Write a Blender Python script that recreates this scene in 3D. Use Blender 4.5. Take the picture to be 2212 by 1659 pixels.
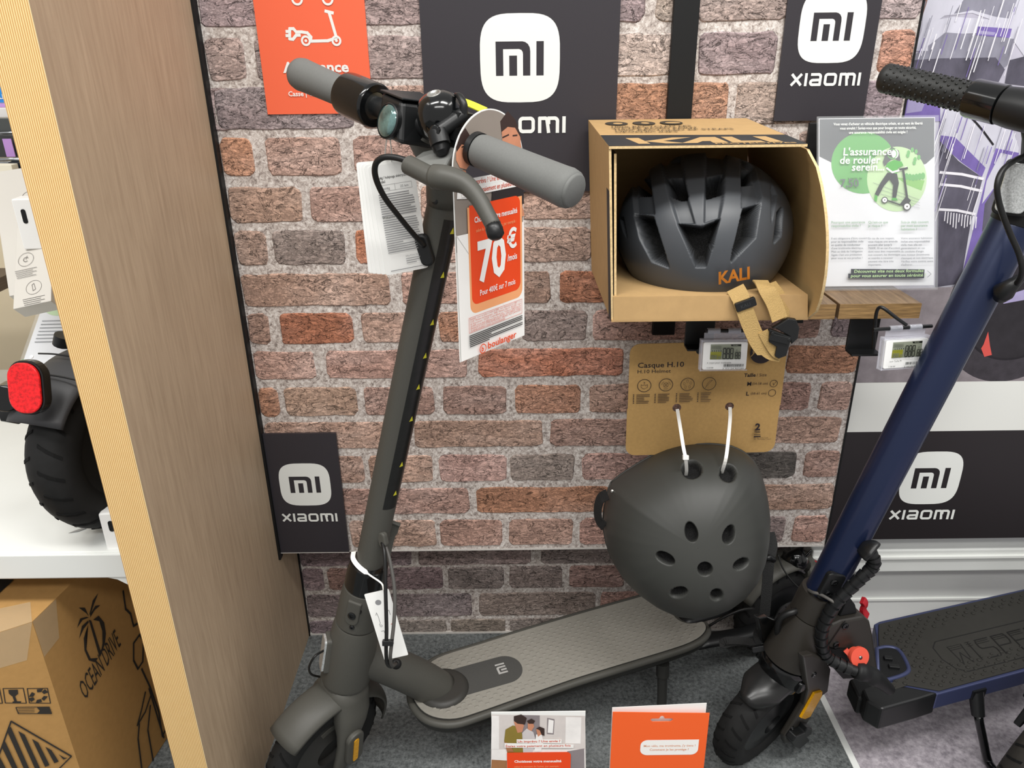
import bpy, math, random
import numpy as np
from math import sin, cos, pi, radians

random.seed(7)
for _o in list(bpy.data.objects):
    bpy.data.objects.remove(_o)
SC = bpy.context.scene
COL = SC.collection

# ---------------------------------------------------------------- camera
FPX, CX, CY = 1661.0, 1106.0, 829.5
HCAM = 1.19
_vx, _vy = 1150.0, 4670.0                      # vanishing point of the verticals
_d = np.array([(_vx-CX)/FPX, -(_vy-CY)/FPX, 1.0]); _d /= np.linalg.norm(_d)
_r = np.array([_vy-CY, _vx-CX, 0.0]); _r /= np.linalg.norm(_r)
_f = np.cross(-_d, _r)
if _f[2] < 0: _f = -_f
MC = np.array([_r, _f, -_d])                   # camera (right, up, forward) -> world
CAM = np.array([0, 0, HCAM])
from mathutils import Matrix
cam_data = bpy.data.cameras.new('camera')
cam_data.sensor_width = 36.0
cam_data.lens = FPX/2212.0*36.0
cam_data.clip_start = 0.02
cam = bpy.data.objects.new('camera', cam_data)
COL.objects.link(cam)
_R = Matrix([[MC[i][0], MC[i][1], -MC[i][2]] for i in range(3)])
cam.matrix_world = Matrix.Translation(CAM.tolist()) @ _R.to_4x4()
SC.camera = cam

# ---------------------------------------------------------------- light and exposure
SC.view_settings.view_transform = 'Standard'
SC.view_settings.look = 'None'
SC.view_settings.gamma = 1.0
SC.view_settings.use_curve_mapping = False
SC.view_settings.exposure = 0.25
world = bpy.data.worlds.new('world'); SC.world = world
world.use_nodes = True
_bg = world.node_tree.nodes['Background']
_bg.inputs[0].default_value = (1.0, 0.985, 0.965, 1)
_bg.inputs[1].default_value = 0.45

def ceiling_lamp(loc, sx, sy, power, col=(1, 0.985, 0.955), aim=None):
    l = bpy.data.lights.new('ceiling_lamp', 'AREA'); l.shape = 'RECTANGLE'
    l.size, l.size_y, l.energy, l.color = sx, sy, power, col
    o = bpy.data.objects.new('ceiling_lamp', l); COL.objects.link(o)
    o.location = loc
    if aim is not None:
        from mathutils import Vector
        o.rotation_euler = (Vector(aim)-Vector(loc)).to_track_quat('-Z', 'Y').to_euler()
    return o
ceiling_lamp((-0.8, 0.0, 2.9), 1.2, 0.35, 30)
ceiling_lamp((0.75, -0.1, 2.9), 1.2, 0.35, 34)
ceiling_lamp((0.0, -1.5, 2.9), 2.2, 0.4, 46)
ceiling_lamp((-1.9, 0.6, 2.9), 0.4, 1.2, 8)
ceiling_lamp((2.0, 0.4, 2.9), 0.4, 1.2, 16)

# ---------------------------------------------------------------- pixel <-> place
def ray(x, y): return MC @ np.array([(x-CX)/FPX, -(y-CY)/FPX, 1.0])
def PY(x, y, Y): v = ray(x, y); return CAM + v*(Y/v[1])        # on the upright plane at distance Y
def PZ(x, y, Z): v = ray(x, y); return CAM + v*((Z-HCAM)/v[2])  # on the level plane at height Z
def PX(x, y, X): v = ray(x, y); return CAM + v*(X/v[0])
def PD(x, y, d): return CAM + ray(x, y)*d
def pds(*a): return [PD(*p) for p in a]
def A3(*a): return np.array(a, float)
def nrm(v): v = np.asarray(v, float); return v/np.linalg.norm(v)

# ---------------------------------------------------------------- materials
def lin(h):
    h = h.lstrip('#'); c = [int(h[i:i+2], 16)/255 for i in (0, 2, 4)]
    return [x/12.92 if x <= .04045 else ((x+.055)/1.055)**2.4 for x in c]
MATS = {}
def mat(name, col, rough=.5, metal=0, spec=.5, noise=None, bump=None, alpha=None, trans=0, ior=1.45, emit=0, coat=0):
    """noise=(scale, amount, stretch xyz); bump=(scale, strength)"""
    if name in MATS: return MATS[name]
    m = bpy.data.materials.new(name); m.use_nodes = True; MATS[name] = m
    nt = m.node_tree; b = nt.nodes['Principled BSDF']
    c = lin(col) if isinstance(col, str) else list(col)
    b.inputs['Base Color'].default_value = (*c, 1); b.inputs['Roughness'].default_value = rough
    b.inputs['Metallic'].default_value = metal; b.inputs['Specular IOR Level'].default_value = spec
    b.inputs['IOR'].default_value = ior
    if trans: b.inputs['Transmission Weight'].default_value = trans
    if alpha is not None: b.inputs['Alpha'].default_value = alpha
    if coat: b.inputs['Coat Weight'].default_value = coat; b.inputs['Coat Roughness'].default_value = .08
    if emit: b.inputs['Emission Color'].default_value = (*c, 1); b.inputs['Emission Strength'].default_value = emit
    L = nt.links.new
    if noise or bump:
        tc = nt.nodes.new('ShaderNodeTexCoord')
        mp = nt.nodes.new('ShaderNodeMapping'); L(tc.outputs['Object'], mp.inputs[0])
    if noise:
        if len(noise) > 2: mp.inputs['Scale'].default_value = noise[2]
        n = nt.nodes.new('ShaderNodeTexNoise'); n.inputs['Scale'].default_value = noise[0]; n.inputs['Detail'].default_value = 6
        n.inputs['Roughness'].default_value = .62
        L(mp.outputs[0], n.inputs['Vector'])
        r = nt.nodes.new('ShaderNodeMapRange'); r.inputs['From Min'].default_value = .3; r.inputs['From Max'].default_value = .7
        r.inputs['To Min'].default_value = 1-noise[1]; r.inputs['To Max'].default_value = 1+noise[1]
        L(n.outputs['Fac'], r.inputs['Value'])
        x = nt.nodes.new('ShaderNodeVectorMath'); x.operation = 'SCALE'; x.inputs[0].default_value = c
        L(r.outputs[0], x.inputs['Scale']); L(x.outputs[0], b.inputs['Base Color'])
    if bump:
        n = nt.nodes.new('ShaderNodeTexNoise'); n.inputs['Scale'].default_value = bump[0]; n.inputs['Detail'].default_value = 4
        L(mp.outputs[0], n.inputs['Vector'])
        bp = nt.nodes.new('ShaderNodeBump'); bp.inputs['Strength'].default_value = bump[1]; bp.inputs['Distance'].default_value = .002
        L(n.outputs['Fac'], bp.inputs['Height']); L(bp.outputs[0], b.inputs['Normal'])
    return m

# ---------------------------------------------------------------- mesh builders: every one returns (verts, faces)
WO = {}
def obj(name, vf, m, parent=None, smooth=False, bevel=0, seg=2, label=None, cat=None, group=None, kind=None, base=False, col=None, mids=None):
    v = np.asarray(vf[0], float); f = vf[1]
    lo, hi = v.min(0), v.max(0); o = (lo+hi)/2
    if base: o[2] = lo[2]
    me = bpy.data.meshes.new(name); me.from_pydata((v-o).tolist(), [], [list(q) for q in f])
    for mm in (m if isinstance(m, (list, tuple)) else [m]): me.materials.append(mm)
    if mids is not None: me.polygons.foreach_set('material_index', mids)
    if smooth:
        me.polygons.foreach_set('use_smooth', [True]*len(me.polygons))
        if smooth is not True: me.set_sharp_from_angle(angle=radians(smooth))
    me.update()
    ob = bpy.data.objects.new(name, me); COL.objects.link(ob)
    WO[ob] = o
    if parent is not None:
        ob.parent = parent; ob.location = o-WO[parent]
    else: ob.location = o
    if bevel:
        b = ob.modifiers.new('bevel', 'BEVEL'); b.width = bevel; b.segments = seg; b.limit_method = 'ANGLE'; b.angle_limit = radians(40)
    tag(ob, label, cat, group, kind)
    if col is not None: ob.color = (*col, 1)
    return ob
def tag(o, label=None, cat=None, group=None, kind=None):
    if label: o['label'] = label
    if cat: o['category'] = cat
    if group: o['group'] = group
    if kind: o['kind'] = kind
    return o
def thing(name, loc, label, cat, group=None):
    e = bpy.data.objects.new(name, None); COL.objects.link(e); e.location = tuple(loc); e.empty_display_size = .05
    WO[e] = np.asarray(loc, float)
    return tag(e, label, cat, group)
def join(*parts):
    V, F = [], []; n = 0
    for v, f in parts:
        V += [tuple(p) for p in v]; F += [tuple(i+n for i in q) for q in f]; n += len(v)
    return V, F
class Fr:
    """a right-handed local frame: origin, x, y axes; z = x cross y"""
    def __init__(s, o, x, y=None, z=None):
        s.o = np.asarray(o, float); s.x = nrm(x)
        if y is None: y = np.cross(z, s.x)
        y = np.asarray(y, float); y = y-s.x*(y@s.x); s.y = nrm(y); s.z = np.cross(s.x, s.y)
    def __call__(s, a, b, c=0.0): return s.o+s.x*a+s.y*b+s.z*c
    def at(s, a, b, c=0.0): return Fr(s(a, b, c), s.x, s.y)
    def rot(s, deg): t = radians(deg); return Fr(s.o, s.x*cos(t)+s.y*sin(t), -s.x*sin(t)+s.y*cos(t))
WF = Fr((0, 0, 0), (1, 0, 0), (0, 1, 0))
_Q = [(0, 3, 2, 1), (4, 5, 6, 7), (0, 1, 5, 4), (1, 2, 6, 5), (2, 3, 7, 6), (3, 0, 4, 7)]
def box(fr, a, b):
    x0, y0, z0 = a; x1, y1, z1 = b
    return [fr(x, y, z) for z in (z0, z1) for x, y in ((x0, y0), (x1, y0), (x1, y1), (x0, y1))], _Q
def wbox(x0, x1, y0, y1, z0, z1): return box(WF, (x0, y0, z0), (x1, y1, z1))
def hexa(p8): return p8, _Q
def prism(poly, fr, z0, z1):
    n = len(poly)
    v = [fr(a, b, z0) for a, b in poly]+[fr(a, b, z1) for a, b in poly]
    f = [tuple(range(n))[::-1], tuple(range(n, 2*n))]+[(i, (i+1) % n, n+(i+1) % n, n+i) for i in range(n)]
    return v, f
def flat(poly, fr, z=0): return [fr(a, b, z) for a, b in poly], [tuple(range(len(poly)))]
def loft(rings, close=True, cap=True):
    n = len(rings[0]); V = [p for r in rings for p in r]; F = []
    for k in range(len(rings)-1):
        for i in range(n if close else n-1):
            j = (i+1) % n; F.append((k*n+i, k*n+j, (k+1)*n+j, (k+1)*n+i))
    if cap and close:
        F.append(tuple(range(n))[::-1]); F.append(tuple((len(rings)-1)*n+i for i in range(n)))
    return V, F
def perp(t):
    a = A3(0, 0, 1) if abs(t[2]) < .9 else A3(1, 0, 0)
    return nrm(np.cross(t, a))
def spline(pts, n=6):
    P = [np.asarray(p, float) for p in pts]; P = [2*P[0]-P[1]]+P+[2*P[-1]-P[-2]]; out = []
    for i in range(1, len(P)-2):
        a, b, c, d = P[i-1:i+3]
        for k in range(n):
            t = k/n
            out.append(.5*((2*b)+(-a+c)*t+(2*a-5*b+4*c-d)*t*t+(-a+3*b-3*c+d)*t**3))
    out.append(P[-2]); return out
def tube(pts, r, n=12, up=None, flat2=None, cap=True):
    """r: number or list; flat2: second half-axis (for straps) along the binormal"""
    P = [np.asarray(p, float) for p in pts]; N = len(P)
    rr = r if isinstance(r, (list, tuple)) else [r]*N
    if len(rr) != N: rr = np.interp(np.linspace(0, 1, N), np.linspace(0, 1, len(rr)), rr)
    rings = []; u = None
    for i in range(N):
        t = nrm(P[min(i+1, N-1)]-P[max(i-1, 0)])
        if u is None: u = np.asarray(up, float) if up is not None else perp(t)
        u = nrm(u-t*(u@t)); w = np.cross(t, u)
        r2 = rr[i] if flat2 is None else flat2
        rings.append([P[i]+u*rr[i]*cos(2*pi*k/n)+w*r2*sin(2*pi*k/n) for k in range(n)])
    return loft(rings, True, cap)
def strip(pts, w, t, up):
    """flat band: half-width w along 'side', half-thickness t along up"""
    P = [np.asarray(p, float) for p in pts]; N = len(P); rings = []
    ups = up if isinstance(up, list) else [up]*N
    for i in range(N):
        tt = nrm(P[min(i+1, N-1)]-P[max(i-1, 0)]); u = np.asarray(ups[i], float); u = nrm(u-tt*(u@tt)); s = np.cross(tt, u)
        ww = w[i] if isinstance(w, (list, tuple)) else w
        rings.append([P[i]+s*ww+u*t, P[i]-s*ww+u*t, P[i]-s*ww-u*t, P[i]+s*ww-u*t])
    return loft(rings)
def lathe(prof, o, ax, n=32, a0=0, a1=2*pi, ref=None):
    """prof: (radius, height along ax)"""
    o = np.asarray(o, float); ax = nrm(ax); u = perp(ax) if ref is None else nrm(np.asarray(ref)-ax*(np.asarray(ref)@ax)); w = np.cross(ax, u)
    full = abs(a1-a0-2*pi) < 1e-6; m = n if full else n+1
    rings = [[o+ax*h+(u*cos(a0+(a1-a0)*k/n)+w*sin(a0+(a1-a0)*k/n))*max(r, 1e-5) for k in range(m)] for r, h in prof]
    return loft(rings, full, full)
def disc(fr, x, y, r, n=24, ry=None, z=0): return [fr(x+r*cos(2*pi*k/n), y+(ry or r)*sin(2*pi*k/n), z) for k in range(n)], [tuple(range(n))]
def cyl(a, b, r, n=16, r2=None):
    a = np.asarray(a, float); b = np.asarray(b, float); d = b-a
    return lathe([(r, 0), (r if r2 is None else r2, np.linalg.norm(d))], a, d, n)
def rrect(x0, y0, x1, y1, r, n=5, corners=(1, 1, 1, 1)):
    """rounded rectangle, corners order: bl, br, tr, tl"""
    out = []
    for (cx, cy, a, on) in ((x0, y0, pi, corners[0]), (x1, y0, 1.5*pi, corners[1]), (x1, y1, 0, corners[2]), (x0, y1, .5*pi, corners[3])):
        if not on: out.append((cx, cy)); continue
        sx = cx+r if cx == x0 else cx-r; sy = cy+r if cy == y0 else cy-r
        out += [(sx+r*cos(a+pi/2*k/n), sy+r*sin(a+pi/2*k/n)) for k in range(n+1)]
    return out
def squircle(cx, cy, rx, ry, p=4.0, n=48):
    f = lambda c: math.copysign(abs(c)**(2/p), c)
    return [(cx+rx*f(cos(2*pi*k/n)), cy+ry*f(sin(2*pi*k/n))) for k in range(n)]
def stroke(pts, w, closed=False):
    """flat polyline of width w as quads (2-D) -> list of polygons"""
    out = []; P = [np.array(p, float) for p in pts]
    if closed: P.append(P[0])
    for a, b in zip(P[:-1], P[1:]):
        d = b-a; L = np.hypot(*d)
        if L < 1e-9: continue
        d /= L; n = np.array([-d[1], d[0]])*w/2; e = d*w*.3
        out.append([tuple(a-e-n), tuple(b+e-n), tuple(b+e+n), tuple(a-e+n)])
    return out
_TX = {}
def textmesh(s, bold=0.0, shear=0.0, spacing=1.0):
    k = (s, bold, shear, spacing)
    if k not in _TX:
        c = bpy.data.curves.new('t', 'FONT'); c.body = s; c.size = 1; c.resolution_u = 2; c.offset = bold; c.shear = shear; c.space_character = spacing
        o = bpy.data.objects.new('t', c); me = bpy.data.meshes.new_from_object(o)
        v = np.zeros(len(me.vertices)*3); me.vertices.foreach_get('co', v); v = v.reshape(-1, 3)[:, :2].copy()
        f = [tuple(p.vertices) for p in me.polygons]
        bpy.data.objects.remove(o); bpy.data.curves.remove(c); bpy.data.meshes.remove(me)
        _TX[k] = (v, f)
    return _TX[k]
class Print:
    """flat print on a surface: thin layers of ink, gathered by part"""
    def __init__(s, fr, parent, z=.0003, dz=.00008, bend=None):
        s.fr, s.parent, s.z, s.dz, s.bend = fr, parent, z, dz, bend; s.reset()
    def reset(s): s.V, s.F, s.I, s.M = [], [], [], []
    def add(s, pts, faces, m, z=None):
        if z is None: s.z += s.dz; z = s.z
        if m not in s.M: s.M.append(m)
        n = len(s.V); i = s.M.index(m)
        s.V += [s.bend(a, b, z) if s.bend else s.fr(a, b, z) for a, b in pts]
        for q in faces: s.F.append(tuple(k+n for k in q)); s.I.append(i)
    def poly(s, pts, m): s.add(pts, [tuple(range(len(pts)))], m)
    def rect(s, x0, y0, x1, y1, m): s.poly([(x0, y0), (x1, y0), (x1, y1), (x0, y1)], m)
    def disc(s, x, y, r, m, ry=None, n=28): s.poly([(x+r*cos(2*pi*k/n), y+(ry or r)*sin(2*pi*k/n)) for k in range(n)], m)
    def ring(s, x, y, r, w, m, ry=None, n=28):
        ry = ry or r; p = []; f = []
        for k in range(n):
            c, q = cos(2*pi*k/n), sin(2*pi*k/n); p += [(x+r*c, y+ry*q), (x+(r-w)*c, y+(ry-w)*q)]
        for k in range(n): j = (k+1) % n; f.append((2*k, 2*j, 2*j+1, 2*k+1))
        s.add(p, f, m)
    def line(s, pts, w, m, closed=False):
        s.z += s.dz
        for q in stroke(pts, w, closed): s.add(q, [(0, 1, 2, 3)], m, z=s.z); s.z += 2e-6
    def text(s, t, x, y, size, m, align='L', bold=0.0, width=None, shear=0.0, rot=0, sx=1.0, spacing=1.0):
        v, f = textmesh(t, bold, shear, spacing)
        if not len(v): return
        w = v[:, 0].max(); kx = (width/w) if width else size*sx; ky = size
        q = v*[kx, ky]; W = w*kx
        if align == 'C': q = q-[W/2, 0]
        if align == 'R': q = q-[W, 0]
        if rot:
            c, n = cos(radians(rot)), sin(radians(rot)); q = np.stack([q[:, 0]*c-q[:, 1]*n, q[:, 0]*n+q[:, 1]*c], 1)
        s.add([(x+a, y+b) for a, b in q], f, m)
    def flush(s, name, label=None, parent=None):
        if not s.F: return
        o = obj(name, (s.V, s.F), list(s.M), parent or s.parent, mids=s.I, label=label); s.reset(); return o
def screw(fr, r, m, parent, name='screw', m2=None):
    o = obj(name, lathe([(r, -.002), (r, .0012), (r*.8, .002), (r*.5, .002), (r*.42, .0006), (0, .0006)], fr.o, fr.z, 14), m, parent, smooth=40)
    return o
# ================================================================ THE SETTING
def nodes_of(name):
    m = bpy.data.materials.new(name); m.use_nodes = True; MATS[name] = m
    nt = m.node_tree; return m, nt, nt.nodes['Principled BSDF'], nt.nodes.new, nt.links.new
def brick_material():
    m, nt, b, N, L = nodes_of('brick_print')
    oi = N('ShaderNodeObjectInfo'); tc = N('ShaderNodeTexCoord')
    off = N('ShaderNodeVectorMath'); off.operation = 'SCALE'; off.inputs[0].default_value = (7, 3, 5); L(oi.outputs['Random'], off.inputs['Scale'])
    ad = N('ShaderNodeVectorMath'); ad.operation = 'ADD'; L(tc.outputs['Object'], ad.inputs[0]); L(off.outputs[0], ad.inputs[1])
    mp = N('ShaderNodeMapping'); mp.inputs['Scale'].default_value = (.55, 1, 1.25); mp.inputs['Rotation'].default_value = (0, .12, 0); L(ad.outputs[0], mp.inputs[0])
    def noise(scale, det, rough, dist, src=mp):
        n = N('ShaderNodeTexNoise'); n.inputs['Scale'].default_value = scale; n.inputs['Detail'].default_value = det
        n.inputs['Roughness'].default_value = rough; n.inputs['Distortion'].default_value = dist; L(src.outputs[0], n.inputs['Vector']); return n
    n1 = noise(42, 5, .55, 1.6); n2 = noise(150, 6, .7, .8); n3 = noise(13, 3, .5, .3); n4 = noise(380, 3, .7, 0, ad)
    def ridge(n, c, w):
        s = N('ShaderNodeMath'); s.operation = 'SUBTRACT'; s.inputs[1].default_value = c; L(n.outputs['Fac'], s.inputs[0])
        a = N('ShaderNodeMath'); a.operation = 'ABSOLUTE'; L(s.outputs[0], a.inputs[0])
        r = N('ShaderNodeMapRange'); r.interpolation_type = 'SMOOTHSTEP'; r.inputs['From Min'].default_value = 0; r.inputs['From Max'].default_value = w; L(a.outputs[0], r.inputs['Value']); return r
    c1 = ridge(n1, .5, .018); c2 = ridge(n2, .48, .045)
    def rng(src, a, b_, fa=.3, fb=.7):
        r = N('ShaderNodeMapRange'); r.inputs['From Min'].default_value = fa; r.inputs['From Max'].default_value = fb
        r.inputs['To Min'].default_value = a; r.inputs['To Max'].default_value = b_; L(src, r.inputs['Value']); return r.outputs[0]
    def mul(a, b_):
        x = N('ShaderNodeMath'); x.operation = 'MULTIPLY'; L(a, x.inputs[0]); L(b_, x.inputs[1]); return x.outputs[0]
    k = mul(rng(c1.outputs[0], .34, 1, 0, 1), rng(c2.outputs[0], .55, 1.06, 0, 1))
    k = mul(k, rng(n2.outputs['Fac'], .62, 1.42)); k = mul(k, rng(n4.outputs['Fac'], .72, 1.34)); k = mul(k, rng(n3.outputs['Fac'], .8, 1.2))
    v = N('ShaderNodeVectorMath'); v.operation = 'SCALE'; L(oi.outputs['Color'], v.inputs[0]); L(k, v.inputs['Scale'])
    mx = N('ShaderNodeMix'); mx.data_type = 'RGBA'; L(rng(n3.outputs['Fac'], 0, .45, .45, .7), mx.inputs[0]); L(v.outputs[0], mx.inputs[6])
    hs = N('ShaderNodeHueSaturation'); hs.inputs['Saturation'].default_value = .6; hs.inputs['Value'].default_value = .92; L(v.outputs[0], hs.inputs['Color']); L(hs.outputs[0], mx.inputs[7])
    L(mx.outputs[2], b.inputs['Base Color']); b.inputs['Roughness'].default_value = .62; b.inputs['Specular IOR Level'].default_value = .3
    h = N('ShaderNodeMath'); h.operation = 'ADD'; L(n2.outputs['Fac'], h.inputs[0]); L(c1.outputs[0], h.inputs[1])
    bp = N('ShaderNodeBump'); bp.inputs['Strength'].default_value = .8; bp.inputs['Distance'].default_value = .0022; L(h.outputs[0], bp.inputs['Height']); L(bp.outputs[0], b.inputs['Normal'])
    return m
M_brick = brick_material()
def mortar_material():
    m, nt, b, N, L = nodes_of('mortar_print')
    tc = N('ShaderNodeTexCoord')
    n = N('ShaderNodeTexNoise'); n.inputs['Scale'].default_value = 170; n.inputs['Detail'].default_value = 5; n.inputs['Roughness'].default_value = .75; n.inputs['Distortion'].default_value = .6; L(tc.outputs['Object'], n.inputs['Vector'])
    r = N('ShaderNodeValToRGB'); e = r.color_ramp.elements
    e[0].position = .33; e[0].color = (*lin('6a5d58'), 1); e[1].position = .66; e[1].color = (*lin('efeae5'), 1)
    x = r.color_ramp.elements.new(.48); x.color = (*lin('beb3ac'), 1)
    L(n.outputs['Fac'], r.inputs[0]); L(r.outputs[0], b.inputs['Base Color']); b.inputs['Roughness'].default_value = .7
    bp = N('ShaderNodeBump'); bp.inputs['Strength'].default_value = .5; bp.inputs['Distance'].default_value = .0012; L(n.outputs['Fac'], bp.inputs['Height']); L(bp.outputs[0], b.inputs['Normal'])
    return m
M_mortar = mortar_material()
def wood_material(name, dark, light, axis_scale, scale=9, rough=.5):
    m, nt, b, N, L = nodes_of(name)
    tc = N('ShaderNodeTexCoord'); mp = N('ShaderNodeMapping'); mp.inputs['Scale'].default_value = axis_scale; L(tc.outputs['Object'], mp.inputs[0])
    n = N('ShaderNodeTexNoise'); n.inputs['Scale'].default_value = scale; n.inputs['Detail'].default_value = 9; n.inputs['Roughness'].default_value = .68; n.inputs['Distortion'].default_value = .25; L(mp.outputs[0], n.inputs['Vector'])
    r = N('ShaderNodeValToRGB'); e = r.color_ramp.elements
    e[0].position = .3; e[0].color = (*lin(dark), 1); e[1].position = .68; e[1].color = (*lin(light), 1)
    L(n.outputs['Fac'], r.inputs[0]); L(r.outputs[0], b.inputs['Base Color']); b.inputs['Roughness'].default_value = rough; b.inputs['Specular IOR Level'].default_value = .35
    return m
M_oak = wood_material('oak_laminate', 'a58f76', 'bea88d', (14, 14, .9), 9)
def rib_material():
    m, nt, b, N, L = nodes_of('oak_ribbed_edge'); tc = N('ShaderNodeTexCoord')
    w = N('ShaderNodeTexWave'); w.wave_type = 'BANDS'; w.bands_direction = 'X'; w.inputs['Scale'].default_value = 137.4; w.inputs['Distortion'].default_value = .35; w.inputs['Detail Scale'].default_value = .4
    L(tc.outputs['Object'], w.inputs['Vector'])
    r = N('ShaderNodeValToRGB'); e = r.color_ramp.elements; e[0].color = (*lin('c2955a'), 1); e[1].color = (*lin('f0d7a2'), 1); e[0].position = .15; e[1].position = .75
    L(w.outputs['Fac'], r.inputs[0]); L(r.outputs[0], b.inputs['Base Color']); b.inputs['Roughness'].default_value = .6; b.inputs['Specular IOR Level'].default_value = .3
    return m
M_oakrib = rib_material()
M_shelf = wood_material('rustic_walnut_plank', '64503c', '9a8062', (16, 1.6, 16), 8, .5)
M_shelf_end = wood_material('rustic_walnut_front', '58432c', 'b08d5c', (2.2, 2, 55), 8, .55)
M_black = mat('matt_black', '101112', .55, spec=.4)
M_blackp = mat('black_plastic', '151617', .38)
M_gloss = mat('gloss_black', '0c0d0e', .16, spec=.5, coat=.3)
M_white = mat('white_print', 'e9ebe7', .55)
M_whitem = mat('white_lacquer', 'dfe1de', .35, noise=(4, .02))
M_sign = mat('charcoal_board', '343136', .42, noise=(500, .06))
M_edge = mat('foam_edge', 'cfcac4', .7, noise=(200, .1))

UY, LY, BY = 1.256, 1.356, 1.30        # brick panel, recessed lower wall, right-hand bay
XL, XR = -0.458, 0.609
PB = 0.296                               # lower edge of the brick panel
wall_back = obj('wall_back', wbox(XL, XR, UY, UY+.03, PB, 1.62), M_mortar, kind='structure')
wall_base = obj('wall_base', wbox(XL, XR+.06, LY, LY+.03, 0, .6), M_mortar, kind='structure')
obj('trim_1', wbox(XL, XR, UY-.0005, UY+.031, PB-.004, PB), M_edge, kind='structure')
obj('trim_2', wbox(XR, XR+.003, UY-.002, UY+.05, PB-.004, 1.62), M_black, kind='structure')
BC = {'p': 'ac9898', 'q': '998889', 'm': 'b6a097', 't': 'c0a094', 'r': 'bb8970', 'o': 'c08063', 'd': '9d8e87', 'k': '66605d', 'n': 'b19184', 's': 'bb998a'}
ROWS = [  # (y top, y bottom at x=1100, plane Y, [(x0, x1, colour), ...])
 (-60, 52, UY, [(380, 700, 'p'), (716, 1010, 'p'), (1030, 1392, 'q'), (1416, 1490, 'm'), (1506, 1700, 'm'), (1716, 2060, 'p')]),
 (74, 168, UY, [(400, 527, 'm'), (551, 730, 'p'), (746, 1160, 'p'), (1180, 1492, 'm'), (1508, 1676, 'q'), (1690, 1868, 'p'), (1897, 2060, 'r')]),
 (182, 275, UY, [(400, 455, 'p'), (466, 762, 'q'), (776, 960, 'n'), (975, 1300, 't'), (1315, 1573, 'r'), (1589, 1760, 'm'), (1775, 1949, 'q'), (1964, 2060, 'm')]),
 (290, 375, UY, [(400, 546, 'r'), (576, 736, 's'), (764, 925, 'n'), (945, 1180, 'n'), (1200, 1480, 's'), (1500, 1700, 'm'), (1720, 2060, 'm')]),
 (398, 475, UY, [(400, 652, 's'), (669, 890, 't'), (910, 1085, 's'), (1103, 1300, 's'), (1320, 1560, 't'), (1580, 2060, 's')]),
 (492, 567, UY, [(400, 576, 'n'), (591, 745, 'd'), (768, 885, 'o'), (900, 1090, 't'), (1104, 1278, 't'), (1298, 1520, 's'), (1540, 2000, 's')]),
 (586, 656, UY, [(400, 842, 's'), (867, 1012, 's'), (1030, 1189, 'n'), (1209, 1420, 'o'), (1440, 1660, 's'), (1680, 2000, 's')]),
 (671, 738, UY, [(400, 583, 'n'), (604, 762, 'o'), (781, 920, 's'), (948, 1108, 'r'), (1126, 1268, 'd'), (1281, 1500, 's'), (1518, 1772, 'n'), (1796, 2000, 'q')]),
 (753, 814, UY, [(400, 680, 's'), (704, 1010, 's'), (1033, 1347, 'o'), (1370, 1684, 's'), (1698, 2000, 'r')]),
 (832, 894, UY, [(400, 602, 'r'), (615, 771, 's'), (786, 938, 's'), (957, 1094, 'n'), (1113, 1256, 'r'), (1273, 1420, 'n'), (1440, 1590, 's'), (1605, 1748, 'n'), (1767, 2000, 't')]),
 (907, 965, UY, [(400, 880, 's'), (895, 1173, 's'), (1188, 1480, 's'), (1495, 1813, 's'), (1826, 2000, 's')]),
 (981, 1039, UY, [(400, 620, 's'), (636, 787, 's'), (797, 936, 's'), (948, 1094, 't'), (1101, 1241, 'd'), (1257, 1400, 's'), (1420, 1560, 's'), (1580, 1718, 'k'), (1735, 2000, 's')]),
 (1052, 1108, UY, [(400, 1014, 'n'), (1029, 1316, 'r'), (1330, 1556, 's'), (1570, 2000, 's')]),
 (1121, 1178, UY, [(400, 742, 's'), (756, 942, 't'), (951, 1085, 's'), (1099, 1238, 's'), (1253, 1400, 's'), (1420, 1550, 's'), (1565, 1694, 'd'), (1710, 2000, 's')]),
 (1186, 1219, LY, [(500, 889, 'q'), (902, 1147, 'd'), (1168, 1420, 'd'), (1435, 1660, 'd'), (1672, 2000, 'q')]),
 (1223, 1271, LY, [(500, 699, 'q'), (708, 800, 'n'), (815, 957, 'q'), (967, 1088, 'd'), (1100, 1216, 'd'), (1229, 1350, 'n'), (1365, 1500, 'd'), (1515, 1700, 'd')]),
 (1280, 1329, LY, [(500, 1020, 'q'), (1035, 1286, 'd'), (1297, 1500, 'n'), (1515, 1700, 'd')]),
 (1336, 1368, LY, [(500, 800, 'q'), (815, 965, 'd'), (973, 1092, 'd'), (1100, 1240, 'd'), (1255, 1500, 'd')]),
]
def brick(x0, x1, z0, z1, Y, rnd):
    r = min(.010, (z1-z0)*.22); base = rrect(x0, z0, x1, z1, r, 3)
    P = []
    for i, (a, c) in enumerate(base):                     # densify and wear the outline
        a2, c2 = base[(i+1) % len(base)]; L = math.hypot(a2-a, c2-c); n = max(1, int(L/.022))
        for k in range(n): P.append((a+(a2-a)*k/n, c+(c2-c)*k/n))
    P = [(a+rnd.uniform(-.0016, .0016), c+rnd.uniform(-.0014, .0014)) for a, c in P]
    mx, mz = (x0+x1)/2, (z0+z1)/2; hx, hz = (x1-x0)/2, (z1-z0)/2
    Q = [(mx+(a-mx)*(1-.0022/hx), mz+(c-mz)*(1-.0022/hz)) for a, c in P]
    n = len(P); v = [(a, Y, c) for a, c in P]+[(a, Y-.0026+rnd.uniform(-.0006, .0006), c) for a, c in Q]
    return v, [tuple(range(n, 2*n))]+[(i, (i+1) % n, n+(i+1) % n, n+i) for i in range(n)]
rb = random.Random(3)
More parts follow.
